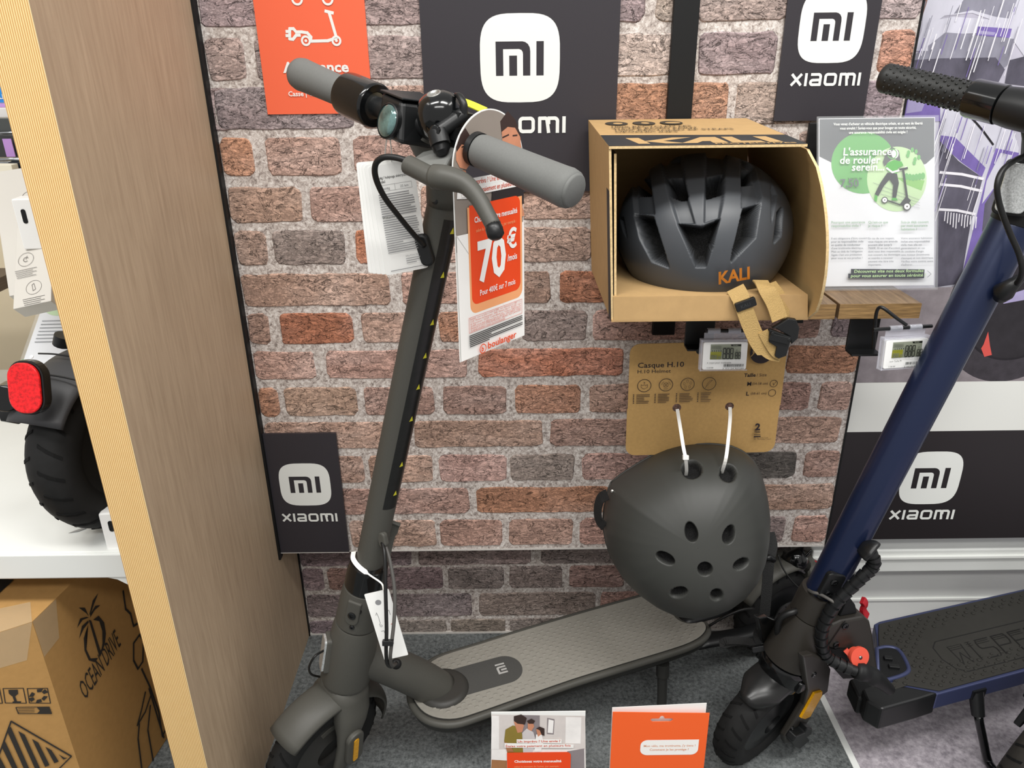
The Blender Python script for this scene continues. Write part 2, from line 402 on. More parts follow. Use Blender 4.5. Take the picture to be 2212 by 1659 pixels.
for yt, yb, Y, spans in ROWS:
    z1, z0 = PY(1100, yt, Y)[2], PY(1100, yb, Y)[2]; ym = (max(yt, 0)+yb)/2
    for a, c, k in spans:
        x0, x1 = PY(a, ym, Y)[0], PY(c, ym, Y)[0]
        x0 = max(x0, XL-.012); x1 = min(x1, XR if Y == UY else XR+.05)
        if x1-x0 < .006: continue
        if Y == UY: x0 = max(x0, XL+.0045)
        else: x0 = max(x0, XL+.003)
        cc = lin(BC[k]); j = rb.uniform(.9, 1.1); cc = [min(1, q*j*rb.uniform(.96, 1.04)) for q in cc]
        obj('brick', brick(x0, x1, max(z0, PB+.001) if Y == UY else max(z0, .001), z1, Y+.0005, rb), M_brick, wall_back if Y == UY else wall_base, col=cc, smooth=30)

# floors
def felt(name, cols, pos, scale, bump=.25):
    m, nt, b, N, L = nodes_of(name); tc = N('ShaderNodeTexCoord')
    n = N('ShaderNodeTexNoise'); n.inputs['Scale'].default_value = scale; n.inputs['Detail'].default_value = 8; n.inputs['Roughness'].default_value = .78; L(tc.outputs['Object'], n.inputs['Vector'])
    n2 = N('ShaderNodeTexNoise'); n2.inputs['Scale'].default_value = 6; n2.inputs['Detail'].default_value = 4; L(tc.outputs['Object'], n2.inputs['Vector'])
    a = N('ShaderNodeMath'); a.operation = 'MULTIPLY_ADD'; a.inputs[1].default_value = .35; L(n2.outputs['Fac'], a.inputs[0]); L(n.outputs['Fac'], a.inputs[2])
    r = N('ShaderNodeValToRGB'); e = r.color_ramp.elements
    e[0].position, e[1].position = pos; e[0].color = (*lin(cols[0]), 1); e[1].color = (*lin(cols[1]), 1)
    L(a.outputs[0], r.inputs[0]); L(r.outputs[0], b.inputs['Base Color']); b.inputs['Roughness'].default_value = .9; b.inputs['Specular IOR Level'].default_value = .15
    bp = N('ShaderNodeBump'); bp.inputs['Strength'].default_value = bump; bp.inputs['Distance'].default_value = .002; L(n.outputs['Fac'], bp.inputs['Height']); L(bp.outputs[0], b.inputs['Normal'])
    return m
M_felt = felt('grey_felt', ('2d3031', '8d9191'), (.47, .92), 130)
M_lilac = felt('lilac_concrete_print', ('5f5961', 'c9c2c8'), (.42, .95), 75, .08)
obj('floor', wbox(XL, .606, -1.2, LY, -.03, 0), M_felt, kind='structure')
obj('floor', wbox(.618, 2.2, -1.2, LY+.03, -.03, 0), M_lilac, kind='structure')
obj('trim_3', wbox(.606, .618, -1.2, LY, -.03, .0015), M_whitem, kind='structure')
obj('baseboard_back', wbox(XL, XR, LY-.003, LY, 0, .005), M_edge, kind='structure')
# oak partition on the left with its ribbed front edge
YF = .823
wall_left = obj('wall_left', wbox(XL-.048, XL, YF, 1.62, -.03, 1.75), M_oak, kind='structure')
ribs = []
n = 21; w = .048/n
prof = []
for i in range(n):
    for k in range(6):
        t = k/6; prof.append((XL-.048+w*(i+t), YF-.0004-.0013*abs(sin(pi*t))**.6))
prof.append((XL, YF-.0004))
obj('ribbed_edge', loft([[A3(x, y, z) for x, y in prof] for z in (-.03, 1.75)], close=False), M_oakrib, wall_left, smooth=True)
obj('trim_4', wbox(XL, XL+.0025, LY-.006, LY, .0, PB), M_black, kind='structure')
obj('trim_shadow_strip', wbox(XL, XL+.004, UY-.016, UY, PB-.01, 1.7), M_black, kind='structure')  # thin dark corner line; its black also stands in for the soft shadow there
# ================================================================ SIGNS AND PRINTED BOARDS ON THE WALL
def pl(fr, px, py):
    v = ray(px, py); t = ((fr.o-CAM) @ fr.z)/(v @ fr.z); p = CAM+v*t-fr.o
    return (p @ fr.x, p @ fr.y)
def wf(x, z, Y): return Fr((x, Y, z), (1, 0, 0), (0, 0, 1))
MARK = [[(-.607, -.385), (-.42, -.385), (-.42, .215), (-.02, .215), (.035, .195), (.068, .15), (.075, .10), (.075, -.385), (.258, -.385), (.258, .16), (.245, .25), (.2, .325), (.13, .37), (.06, .385), (-.607, .385)],
        [(-.27, -.385), (-.074, -.385), (-.074, .07), (-.27, .07)], [(.411, -.385), (.595, -.385), (.595, .385), (.411, .385)]]
def mark(P, cx, cy, rx, ry, fg, ink, rot=0):
    if fg is not None: P.poly(squircle(cx, cy, rx, ry, 3.6), fg)
    c, s = cos(radians(rot)), sin(radians(rot))
    P.z += P.dz
    for g in MARK:
        q = [(u*rx, v*ry) for u, v in g]; q = [(cx+a*c-b*s, cy+a*s+b*c) for a, b in q]
        P.add(q, [tuple(range(len(q)))], ink, z=P.z)
def board(name, x0, x1, z0, z1, Y, th, label, m=None, edge=None):
    t = thing(name, ((x0+x1)/2, Y, z0), label, 'sign')
    obj('panel', wbox(x0, x1, Y-th, Y, z0, z1), m or M_sign, t)
    return t, wf(0, 0, Y-th)
def wordmark(P, cx, y, w, m, parent=None):
    """rounded lower-case word x-i-a-o-m-i drawn with even strokes; w = full width"""
    h = w/5.75; lw = .215*h; x = cx-w/2; k = lw/2/h
    a = lambda pts: P.line([(x+u*h, y+v*h) for u, v in pts], lw, m)
    arc = lambda cx_, cy_, r, t0, t1, n=6: [(cx_+r*cos(radians(t0+(t1-t0)*i/n)), cy_+r*sin(radians(t0+(t1-t0)*i/n))) for i in range(n+1)]
    a([(k, k), (.95-k, 1-k)]); a([(k, 1-k), (.95-k, k)]); x += 1.15*h
    a([(k, k*.6), (k, 1-k*.6)]); x += .4*h
    a([(.15, 1-k)]+arc(1-.3, 1-k-.2, .2, 90, 0)+[(1-k, k)]); a([(1-k, k), (.28, k)]+arc(.28, k+.17, .17, 270, 90)+[(1-k, k+.36)]); x += 1.2*h
    a(arc(.3, .3, .3-k, 180, 270)+arc(.75, .3, .3-k, 270, 360)+arc(.75, .7, .3-k, 0, 90)+arc(.3, .7, .3-k, 90, 180)+[(k, .3)]); x += 1.25*h
    a([(k, k*.6), (k, 1-k), (.44, 1-k)]+arc(.44, .75, .25-k, 90, 0)+[(.675, k*.6)]); a([(.675, .6), (.675, 1-k), (1.05, 1-k)]+arc(1.05, .7, .3-k, 90, 0)+[(1.35-k, k*.6)]); x += 1.55*h
    a([(k, k*.6), (k, 1-k*.6)])
# wide charcoal board behind the handlebar
t, f = board('logo_board', -.129, .165, .984, 1.36, UY-.003, .004, 'wide charcoal board with white rounded logo behind the grey scooter handlebar')
P = Print(f, t); mark(P, .0175, 1.18, .0597, .0615, M_white, M_sign); P.flush('logo')
wordmark(P, .0175, 1.0735, .139, M_white); P.flush('lettering')
M_signb = mat('charcoal_board_gloss', '2a282c', .25)
# narrower charcoal board by the right-hand bay
t, f = board('logo_board', .4085, .5465, 1.087, 1.36, UY-.003, .004, 'narrow charcoal board with white rounded logo above the green leaflet')
P = Print(f, t); mark(P, .4785, 1.2185, .0485, .0495, M_white, M_sign); P.flush('logo')
wordmark(P, .4793, 1.137, .105, M_white); P.flush('lettering')
# small charcoal board low on the left
t, f = board('logo_board', -.4575, -.321, .298, .557, UY-.004, .005, 'small charcoal board with white rounded logo in the corner by the oak partition')
obj('foam_edge', wbox(-.4575, -.321, UY-.009, UY-.004, .2965, .298), M_edge, t)
P = Print(f, t); mark(P, -.389, .4505, .0475, .0455, M_white, M_sign); P.flush('logo')
wordmark(P, -.3885, .3695, .105, M_white); P.flush('lettering')
# orange insurance poster
M_or = mat('orange_poster', 'ee6a48', .35)
t, f = board('insurance_poster', -.371, -.209, 1.105, 1.36, UY-.002, .002, 'orange poster with white plug-in scooter drawing hanging on the brick wall', M_or)
P = Print(f, t)
q = lambda *a: [pl(f, x, y) for x, y in a]
lw = .0042
P.line(q((703, 24), (719, 28)), lw, M_white); P.line(q((711, 27), (727, 82), (708, 88), (671, 89)), lw, M_white)
P.line(q((671, 89), (672, 80), (664, 71), (652, 69), (640, 69), (634, 62), (626, 62), (626, 84), (633, 85), (640, 76), (648, 76)), lw, M_white)
P.line(q((619, 68), (627, 68)), lw, M_white); P.line(q((619, 77), (627, 77)), lw, M_white)
for cx_, cy_ in ((661, 88), (727, 88)):
    a, b = pl(f, cx_, cy_); P.ring(a, b, .0073, .003, M_white); P.disc(a, b, .002, M_white)
P.flush('scooter_drawing')
a, b = pl(f, 642, -2); P.ring(a, b, .0085, .003, M_white); P.flush('wheel_drawing'); a, b = pl(f, 708, -2); P.ring(a, b, .0085, .003, M_white)
P.flush('wheel_drawing')
P.text('Assurance', -.289, 1.1645, .0205, M_white, 'C', .03, width=.098); P.flush('lettering')
P.text('Casse | Vol | Panne', -.3355, 1.131, .0098, M_white, 'L', .02)
P.flush('lettering')
# steel uprights of the shelving
obj('upright', wbox(.242, .280, UY-.012, UY, .74, 1.6), M_black, label='black steel upright rising behind the helmet box', cat='upright', base=True, bevel=.001)
obj('upright', wbox(.462, .497, UY-.0155, UY-.0085, .76, 1.084), M_black, label='black steel upright partly hidden behind the green leaflet', cat='upright', base=True, bevel=.001)

# ---------------------------------------------------------------- right-hand bay: printed back panel
M_bay0 = mat('bay_grey_print', 'b9b6c4', .45, noise=(9, .22, (1, 1, .45)))
wall_right = obj('wall_right', wbox(XR+.001, 2.2, BY, BY+.02, .28, 1.62), M_bay0, kind='structure')
f = wf(0, 0, BY)
P = Print(f, wall_right)
q = lambda *a: [pl(f, x, y) for x, y in a]
G = {k: mat('bay_'+k, c, .45, noise=(n, a, s)) for k, c, n, a, s in (
  ('pale', 'cdccd8', 10, .16, (1, 1, .5)), ('mid', '8f8e9c', 22, .22, (1, 1, .5)), ('dark', '5b5866', 22, .4, (1, 1, .45)), ('purple', '7a68ac', 24, .2, (1, 1, .6)),
  ('lav', 'a79ec6', 18, .2, (1, 1, .6)), ('ground', '8d8589', 34, .2, (1, 1, 1)), ('wheel', '2a272c', 30, .25, (1, 1, 1)), ('ink', '1f1c22', 30, .2, (1, 1, 1)), ('tyre', '3a363c', 60, .25, (1, 1, 1)), ('tan', '8e6c62', 30, .3, (1, 1, 1)))}
M_red = mat('bay_red', 'd9574f', .45); M_wd = mat('bay_white_drip', 'eceaf0', .45)
P.poly(q((1960, -20), (2018, -20), (2004, 10), (1985, 50), (1975, 90), (1966, 140), (1955, 150)), G['tan'])
P.poly(q((2010, -20), (2260, -20), (2260, 90), (2180, 75), (2160, 50), (2100, 28), (2040, 34), (1990, 70), (1994, 30)), G['pale'])
P.poly(q((2095, -20), (2205, -20), (2180, 40), (2150, 36), (2100, 22), (2060, 30)), G['mid'])
P.poly(q((1988, 95), (2010, 45), (2060, 36), (2180, 45), (2260, 90), (2260, 190), (2190, 90), (2110, 72), (2040, 74), (2012, 100), (1984, 110)), G['pale'])
P.poly(q((1976, 118), (2010, 95), (2042, 70), (2110, 75), (2190, 84), (2176, 140), (2140, 165), (2060, 170), (1990, 160), (1974, 150)), G['mid'])
P.poly(q((1974, 110), (1990, 66), (2004, 62), (2004, 110)), G['pale'])
P.poly(q((1972, 130), (2030, 126), (2150, 124), (2170, 150), (2150, 190), (2060, 190), (1970, 150)), G['dark'])
P.poly(q((2180, 130), (2260, 110), (2260, 190), (2170, 180)), G['dark'])
P.poly(q((2112, 57), (2185, 62), (2180, 82), (2108, 76)), G['purple']); P.poly(q((2116, 66), (2150, 70), (2146, 76), (2112, 73)), G['lav'])
P.poly(q((1958, 205), (2062, 212), (2045, 262), (1950, 262)), G['purple']); P.poly(q((1962, 212), (2000, 216), (1990, 240), (1956, 245)), G['lav'])
P.poly(q((2030, 226), (2180, 262), (2200, 320), (2160, 520), (2100, 620), (2020, 620), (2030, 300)), G['pale'])
P.poly(q((2030, 292), (2062, 296), (2128, 362), (2120, 382), (2078, 352), (2030, 310)), G['purple'])
P.poly(q((2030, 305), (2070, 348), (2122, 384), (2096, 480), (2074, 612), (2020, 620)), G['dark'])
P.poly(q((2150, 320), (2200, 330), (2190, 380), (2150, 440), (2110, 560), (2082, 640), (2060, 660), (2100, 500), (2130, 380)), G['purple'])
P.poly(q((2148, 405), (2170, 415), (2150, 470), (2120, 500), (2126, 440)), G['dark'])
P.poly(q((2160, 330), (2185, 335), (2150, 400), (2120, 440), (2130, 390)), G['pale'])
P.line(q((2098, 255), (2110, 268), (2122, 282), (2144, 312)), .003, G['ink'])
for a, b, c, d in ((2030, 372, 2122, 386), (2030, 398, 2118, 412), (2028, 452, 2104, 462)): P.line(q((a, b), ((a+c)/2, (b+d)/2-3), (c, d)), .0042, M_wd)
rg = random.Random(5)
for i in range(90):
    x = rg.uniform(1985, 2205); y = rg.choice([rg.uniform(-5, 60), rg.uniform(60, 110), rg.uniform(230, 300), rg.uniform(300, 420)]); x = max(x, 2040) if y > 220 else x; L_ = rg.uniform(30, 95)
    P.line(q((x, y), (x-L_*.32, y+L_)), rg.uniform(.0006, .0017), rg.choice([M_wd, M_wd, M_wd, G['purple'], G['mid']]))
for i in range(12): x = 2036+i*6; P.line(q((x, 455+i), (x-2, 470+rg.uniform(0, 22)+i)), .0016, M_wd)
P.flush('graffiti_print')
# printed ground, wheel, white and charcoal bands
P.poly(q((1700, 627), (2260, 610), (2260, 845), (1700, 845)), G['ground'])
cx_, cz_ = pl(f, 2190, 660)
rx = .125
P.disc(cx_, cz_, rx, G['tyre'], ry=.142, n=64); P.disc(cx_+.004, cz_+.012, rx*.8, G['wheel'], ry=.112, n=64); P.ring(cx_+.004, cz_+.012, rx*.8, .004, G['ink'], ry=.112, n=64)
for g in (((2027, 686), (2041, 680), (2036, 700), (2031, 706)), ((2117, 740), (2127, 712), (2131, 742), (2135, 762), (2119, 766), (2112, 748)), ((2150, 640), (2215, 618), (2215, 642), (2160, 652))): P.poly(q(*g), M_red if g[0][0] < 2140 else G['lav'])
P.flush('wheel_print')
M_bayw = mat('bay_white_band', 'e6e7e2', .4); M_bayk = mat('bay_charcoal_band', '262224', .4)
z1, z2, z3 = .627, .526, .284
P.rect(XR+.001, z2, 2.2, z1, M_bayw); P.flush('white_band')
P.rect(XR+.001, z3, 2.2, z2, M_bayk); P.flush('charcoal_band')
mark(P, .808, .424, .0575, .0585, M_white, M_bayk); P.flush('logo')
wordmark(P, .8065, .3305, .1265, M_white); P.flush('lettering')
# white plinth under the bay with moulded rails
obj('wall_plinth', wbox(.612, 2.2, LY, LY+.03, 0, .3), M_whitem, kind='structure')
obj('trim_6', wbox(XR+.004, 2.2, LY-.05, LY, .19, .2450), M_whitem, kind='structure', bevel=.003)
obj('trim_7', wbox(XR+.004, 2.2, LY-.056, LY-.05, .226, .231), M_white, kind='structure')
obj('trim_8', wbox(XR+.004, 2.2, LY-.004, LY, .078, .083), M_white, kind='structure')

# ---------------------------------------------------------------- green A4 leaflet in its acrylic holder
zs = .856
o = A3(.458, 1.113, zs+.004); up = nrm(A3(0, .093, .2363))
f = Fr(o, (1, 0, 0), up); Wl, Hl = .179, .253
t = thing('leaflet_holder', o+A3(.09, 0, -.004), 'clear acrylic holder with green and white insurance leaflet on the wooden shelf', 'leaflet holder')
M_acr = mat('clear_acrylic', 'f4f8fa', .04, alpha=.1, spec=.6)
M_paper = mat('leaflet_paper', 'e0e1e5', .5)
obj('leaflet', box(f, (.003, .002, -.0008), (Wl-.003, Hl-.002, 0)), M_paper, t)
obj('acrylic_sheet', box(f, (-.001, -.003, .0022), (Wl+.001, Hl, .0038)), M_acr, t)
obj('acrylic_foot', box(Fr(f(0, -.003, 0), (1, 0, 0), (0, 1, 0)), (-.001, -.004, -.0008), (Wl+.001, .05, .0008)), M_acr, t)
P = Print(f, t, z=.0002)
M_lg = mat('leaflet_slate', '4a4d52', .5); M_g1 = mat('leaflet_green', '56a84c', .5); M_g2 = mat('leaflet_pale_green', 'b9d6a2', .5); M_g3 = mat('leaflet_grass', '7ab84e', .5)
M_tx = mat('leaflet_grey_text', '6c7076', .6); M_hd = mat('leaflet_green_text', '93ad96', .6); M_dk = mat('leaflet_dark', '3a3d40', .6); M_sk = mat('leaflet_skin', 'f5f2ee', .6)
q = lambda *a: [pl(f, x, y) for x, y in a]
x0, y0, x1, y1 = .004, .003, Wl-.004, Hl-.003
a1 = pl(f, 1900, 362)
P.poly([(x0, y1)]+[(x0, pl(f, 1775, 338)[1])]+q((1800, 353), (1850, 366), (1900, 370), (1950, 366), (2000, 354))+[(x1, pl(f, 2030, 338)[1]), (x1, y1)], M_lg)
cx_, cy_ = pl(f, 1865, 352); P.disc(cx_, cy_, .048, M_g1, n=40, ry=.0455)
cx_, cy_ = pl(f, 1937, 387); P.disc(cx_, cy_, .0445, M_g2, n=40, ry=.048)
P.poly(q((1935, 383), (1997, 390), (1990, 412), (1960, 400)), M_g3)
for i in range(6): a, b = pl(f, 1958+i*7, 384-abs(i-2)*1.2); P.disc(a, b, .0032, M_g1, ry=.0052, n=10)
for a, b in ((1962, 330), (1970, 324), (1978, 328), (1976, 345), (1984, 340), (1974, 352), (1960, 336)): x, y = pl(f, a, b); P.disc(x, y, .0024, M_g1, ry=.0036, n=8)
for i in range(4): P.line(q((1885+i*8, 395+i*12), (1985, 432+i*6)), .0004, M_tx)
# the rider
P.poly(q((1913, 330), (1925, 318), (1940, 326), (1944, 348), (1938, 352), (1932, 338), (1918, 350), (1909, 360), (1906, 350)), M_dk)
x, y = pl(f, 1932, 333); P.disc(x, y, .0052, M_sk, ry=.0068); P.ring(pl(f, 1926, 330)[0], y, .0075, .0014, M_g1)
P.poly(q((1915, 353), (1930, 346), (1946, 350), (1950, 358), (1938, 364), (1936, 376), (1918, 372), (1912, 362)), M_g1)
P.line(q((1914, 364), (1926, 373), (1950, 366), (1956, 362)), .0026, M_sk)
P.poly(q((1915, 374), (1936, 376), (1940, 396), (1934, 428), (1926, 428), (1928, 400), (1920, 388), (1908, 402), (1896, 424), (1888, 420), (1900, 396)), M_dk)
P.poly(q((1888, 421), (1894, 424), (1892, 437), (1887, 434)), M_g1); P.poly(q((1926, 428), (1934, 428), (1938, 434), (1924, 433)), M_g1)
P.line(q((1942, 367), (1958, 364)), .003, M_dk); P.line(q((1949, 367), (1958, 432)), .0032, M_dk); P.poly(q((1941, 443), (1956, 424), (1966, 434), (1956, 446)), M_dk)
P.line(q((1912, 433), (1942, 443)), .002, M_dk)
for a, b, r in ((1909, 433, .0048), (1957, 447, .006)): x, y = pl(f, a, b); P.disc(x, y, r, M_dk); P.disc(x, y, r*.72, M_sk); P.disc(x, y, r*.2, M_dk)
P.flush('illustration')
for i, s in enumerate(("L'assurance", 'de rouler', 'serein...')):
    x, y = pl(f, (1818, 1811, 1837)[i], (337, 355, 370)[i]); P.text(s, x, y, .0158, M_white, 'L', .018, shear=.1)
x, y = pl(f, 1829, 389); P.text('à partir de', x, y, .005, M_dk)
x, y = pl(f, 1812, 405); P.text('7,50', x, y, .0165, M_tx, 'L', .012)
for i, s in enumerate(("Vous venez d'acheter un véhicule électrique urbain, et un vent de liberté", "vous envahit ! Saviez-vous que pour bouger en toute sécurité,", "une assurance responsabilité civile est exigée ?")):
    P.text(s, Wl/2, .2395-.0063*i, .0056, M_white, 'C', .012, width=(.132, .113, .087)[i])
cols = ((1793, ("Pourquoi une assurance", "responsabilité civile ?"), ("Il est obligatoire d'être couvert", "pour sa responsabilité civile", "en qualité de conducteur", "d'une trottinette électrique.", "Mais au-delà de l'obligation", "légale c'est une protection", "pour vous et vos proches !")),
        (1872, ("Qu'est-ce que", "je risque ?"), ("En cas de non respect,", "vous risquez une amende", "pouvant aller jusqu'à", "7500€. Et en cas d'accident", "dont vous êtes responsable,", "non couvert, les dommages", "et intérêts à recevoir", "peuvent vite être très", "importants.")),
        (1942, ("Suis-je déjà couvert", "par mon assurance", "habitation ?"), ("Votre assurance habitation", "inclue une responsabilité", "civile mais elle est", "généralement en cas", "de conduite d'engin", "sans moteur (trottinette", "classique) et non électrique.", "Vérifiez votre contrat avant", "d'adhérer.")))
for px, hd, tx in cols:
    x, y = pl(f, px, 484)
    for i, s in enumerate(hd): P.text(s, x, y-.0052*i, .0052, M_hd, 'L', .015)
    for i, s in enumerate(tx): P.text(s, x, y-.0235-.0049*i, .0043, M_tx, 'L', .008 if i in (1, 2) else 0)
P.poly(q((1834, 582), (1992, 583), (1991, 602), (1828, 602), (1828, 592), (1834, 592)), M_lg)
x, y = pl(f, 1840, 590.5); P.text('Découvrez vite nos deux formules', x, y, .0064, M_g2, 'L', .014, width=.104, shear=.15)
x, y = pl(f, 1833, 600); P.text('pour vous assurer en toute sérénité !', x, y, .0064, M_g2, 'L', .014, width=.112, shear=.15)
P.line(q((1998, 586), (2006, 593), (1998, 600)), .0006, M_tx)
P.flush('lettering')
# ================================================================ SHELF, PRICE TAGS, BOXED HELMET, HANGING HELMET
SY = 1.044
def plank(x0, x1, label):
    o = thing('shelf_plank', ((x0+x1)/2, 1.14, zs-.0225), label, 'shelf')
    obj('board', wbox(x0, x1, SY+.0005, 1.24, zs-.0225, zs), M_shelf, o, bevel=.0008)
    obj('front_edge', wbox(x0, x1, SY, SY+.0006, zs-.0222, zs-.0003), M_shelf_end, o)
    return o
plank(.467, .583, 'brown wooden shelf plank carrying the green leaflet holder')
plank(.200, .462, 'brown wooden shelf plank carrying the cardboard helmet box')
M_lcd = mat('lcd_grey', '8f9483', .25); M_lcdd = mat('lcd_segment', '1a1c18', .4); M_lcdf = mat('lcd_faint', '6f7466', .4); M_lcdy = mat('lcd_yellow_tint', '8c8c2e', .3)
M_esl = mat('tag_white_plastic', 'f0f0ee', .4)
M_clear = mat('clear_plastic', 'eef0fb', .06, alpha=.28, spec=.7)
SEG = {'a': ((.1, 1.0), (.9, 1.0)), 'b': ((.95, .95), (.95, .55)), 'c': ((.95, .45), (.95, .05)), 'd': ((.1, 0), (.9, 0)), 'e': ((.05, .05), (.05, .45)), 'f': ((.05, .55), (.05, .95)), 'g': ((.12, .5), (.88, .5))}
def eights(P, x, y, w, h, n, m, lw, gap=1.35):
    for i in range(n):
        for s in SEG.values(): P.line([(x+i*w*gap+a*w, y+b*h) for a, b in s], lw, m)
def price_tag(c, tilt, yaw, lines, label, grp=None):
    """electronic shelf label 64 x 41 mm in a clear holder on a black rod; c = centre of the face"""
    y = radians(yaw); X = A3(cos(y), sin(y), 0); N = nrm(A3(sin(y), -cos(y), 0)+A3(0, 0, tilt))
    f = Fr(c, X, np.cross(N, X))
    t = thing('price_tag', f(0, -.021, 0), label, 'price tag', grp)
    obj('body', prism(rrect(-.032, -.0205, .032, .0205, .003), f, -.009, 0), M_esl, t, bevel=.0008)
    obj('screen', box(f, (-.0215, -.005, 0), (.0225, .0175, .0004)), M_lcd, t)
    P = Print(f, t, z=.0005, dz=.00003)
    P.poly([(-.0213, -.0048), (-.0055, -.0048), (-.0055, .0065), (-.0213, .0065)], M_lcdy)
    P.poly([(.007, .0172), (.0222, .0172), (.0222, .0145), (.0085, .0145)], M_lcdd); P.text('PROMO', .0105, .0151, .0021, M_lcd, bold=.02)
    eights(P, -.0205, .0105, .0018, .0045, 6, M_lcdf, .0005); eights(P, -.0207, -.0037, .0023, .0056, 3, M_lcdf, .0007); eights(P, -.0105, -.0037, .0018, .004, 2, M_lcdf, .0005)
    for i in range(5): P.disc(-.0195+i*.0031, .0085, .0008, M_lcdd, n=8)
    eights(P, -.004, -.0032, .0042, .0155, 3, M_lcdd, .0012, 1.22); eights(P, .0138, -.0032, .0032, .0095, 2, M_lcdd, .001, 1.3)
    P.text('€', .0143, .0085, .0032, M_lcdd)
    P.flush('display')
    P.text(lines[0], -.0265, -.0098, .0035, M_lcdd); P.text(lines[1], -.0275, -.0172, .003, M_lcdd)
    rg = random.Random(len(lines[0])); x = -.002
    while x < .0265:
        w = rg.choice((.0003, .0006, .0009)); P.rect(x, -.0148, x+w, -.0108, M_lcdd); x += w+rg.choice((.0004, .0007))
    P.text(lines[2], -.004, -.0185, .0032, M_lcdd, width=.031)
    P.flush('lettering')
    obj('clear_holder', join(box(f, (-.035, -.022, -.0105), (.034, .023, -.0095)), box(f, (-.035, .021, -.0105), (.034, .0245, .0006)), box(f, (-.0355, -.0225, -.0105), (-.0335, .0245, .001)), box(f, (-.034, -.0225, -.0105), (.034, -.0212, .0)), box(f, (-.03, .0245, -.0085), (.03, .033, -.0068))), M_clear, t, bevel=.0006)
    for k in (-.017, .0125):
        obj('sleeve', lathe([(.0042, -.009), (.0042, .009), (.0032, .009), (.0032, -.009)], f(k, .036, -.006), f.x, 16), M_clear, t, smooth=40)
    return t, f
t1c = PY(1566, 769, 1.035); t2c = PY(1957, 764, 1.0)
_, fa = price_tag(t1c, .12, 0, ('à coque pour trottinette', '1120788', '3 701134 907280'), 'white electronic price tag clipped over the brown helmet card')
_, fb = price_tag(t2c, .10, 8, ('noir Taille M', '1158188', '3 662313 038893'), 'white electronic price tag hanging under the leaflet shelf beside the blue stem')
def tag_hook(f, c, label, right=True):
    b = thing('tag_hook', c, label, 'hook')
    # folded plate under the shelf, a rod through the sleeves and a bent support wire
    x, y, z = c
    obj('plate', join(wbox(x-.024, x+.020, y+.03, y+.034, z-.035, z+.013), wbox(x-.024, x+.020, y+.008, y+.032, z-.037, z-.034)), M_blackp, b, bevel=.001)
    r0, r1 = f(-.05 if right else -.028, .036, -.006), f(.038, .036, -.006)
    obj('rod', cyl(r0, r1, .0026, 10), M_blackp, b, smooth=40)
    return b
c2 = PY(1890, 722, 1.03)
h2 = tag_hook(fb, c2, 'black folded hook with bent wire under the leaflet shelf')
obj('wire', tube(spline([PY(1887, 752, 1.02), PY(1889, 715, 1.015), PY(1893, 677, 1.008), PY(1900, 664, 1.003), PY(1912, 668, .998), PY(1938, 688, .992), PY(1958, 702, .99)], 5), .0024, 10), M_blackp, h2, smooth=40)
c1 = PY(1527, 712, 1.06)
h1 = tag_hook(fa, c1, 'black hook holding the price tag below the helmet box', False)
obj('peg', tube([PY(1509, 760, 1.05), PY(1516, 752, 1.06), PY(1522, 742, 1.08)], .004, 8), M_blackp, h1, smooth=40)

# ---------------------------------------------------------------- cardboard helmet box
M_kraft = mat('kraft_board', 'b9986a', .7, noise=(60, .05), spec=.2); M_kraft2 = mat('kraft_inside', 'b29363', .75, noise=(5, .05, (1, 1, 14)), spec=.2)
M_kblack = mat('kraft_black_print', '26282b', .6, noise=(30, .12)); M_kink = mat('kraft_ink', '3c372e', .7); M_cut = mat('kraft_cut_edge', 'd9bd8c', .8, noise=(300, .2))
bx = thing('helmet_box', (.255, 1.1, .8585), 'open kraft cardboard box with black printed band holding a bicycle helmet', 'box')
def BX(u, v, w):  # u across 0..1, v depth (Y), w height 0..1 ; box leans a little to the right at its foot
    x = (1-w)*(.133+u*.261)+w*(.121+u*.241); return A3(x, v, .8585+w*(.2245+.010*(v-.97)/.27))
Y0, Y1 = .970, 1.236
def sheet(p4, th):  # p4 corners counter-clockwise seen from outside, thickness inwards
    p = [np.asarray(k, float) for k in p4]; n = nrm(np.cross(p[1]-p[0], p[2]-p[0]))*th
    return hexa([k-n for k in p]+p)
obj('top_panel', sheet([BX(0, Y0, 1), BX(1, Y0, 1), BX(1, Y1, 1), BX(0, Y1, 1)], .003), [M_kraft, M_cut], bx, mids=[0, 0, 1, 0, 0, 0])
obj('left_panel', sheet([BX(0, Y1, 0), BX(0, Y0+.002, 0), BX(0, Y0+.002, .985), BX(0, Y1, .985)], .003), [M_kraft, M_cut], bx, mids=[1, 0, 0, 1, 0, 0])
obj('back_panel', sheet([BX(1, Y1, 0), BX(0, Y1, 0), BX(0, Y1, .985), BX(1, Y1, .985)], .003), M_kraft2, bx)
obj('bottom_panel', sheet([BX(0, Y1, 0), BX(1, Y1, 0), BX(1, Y0, 0), BX(0, Y0, 0)], .003), M_kraft, bx)
L0 = .155
obj('front_lip', join(sheet([BX(.012, Y0, 0), BX(1, Y0, 0), BX(1, Y0, L0), BX(.012, Y0, L0)], .003), sheet([BX(.012, Y0, L0), BX(1, Y0, L0), BX(.985, Y1-.006, L0-.02), BX(.012, Y1-.006, L0-.02)], .003)), M_kraft, bx)
# left inner flap (double wall, raw corrugated edge) and the black printed edge
obj('inner_flap', sheet([BX(.016, Y1-.006, .0), BX(.016, Y0+.004, .0), BX(.03, Y0+.01, .955), BX(.03, Y1-.006, .955)], .003), [M_kblack, M_cut], bx, mids=[0, 0, 0, 1, 0, 0])
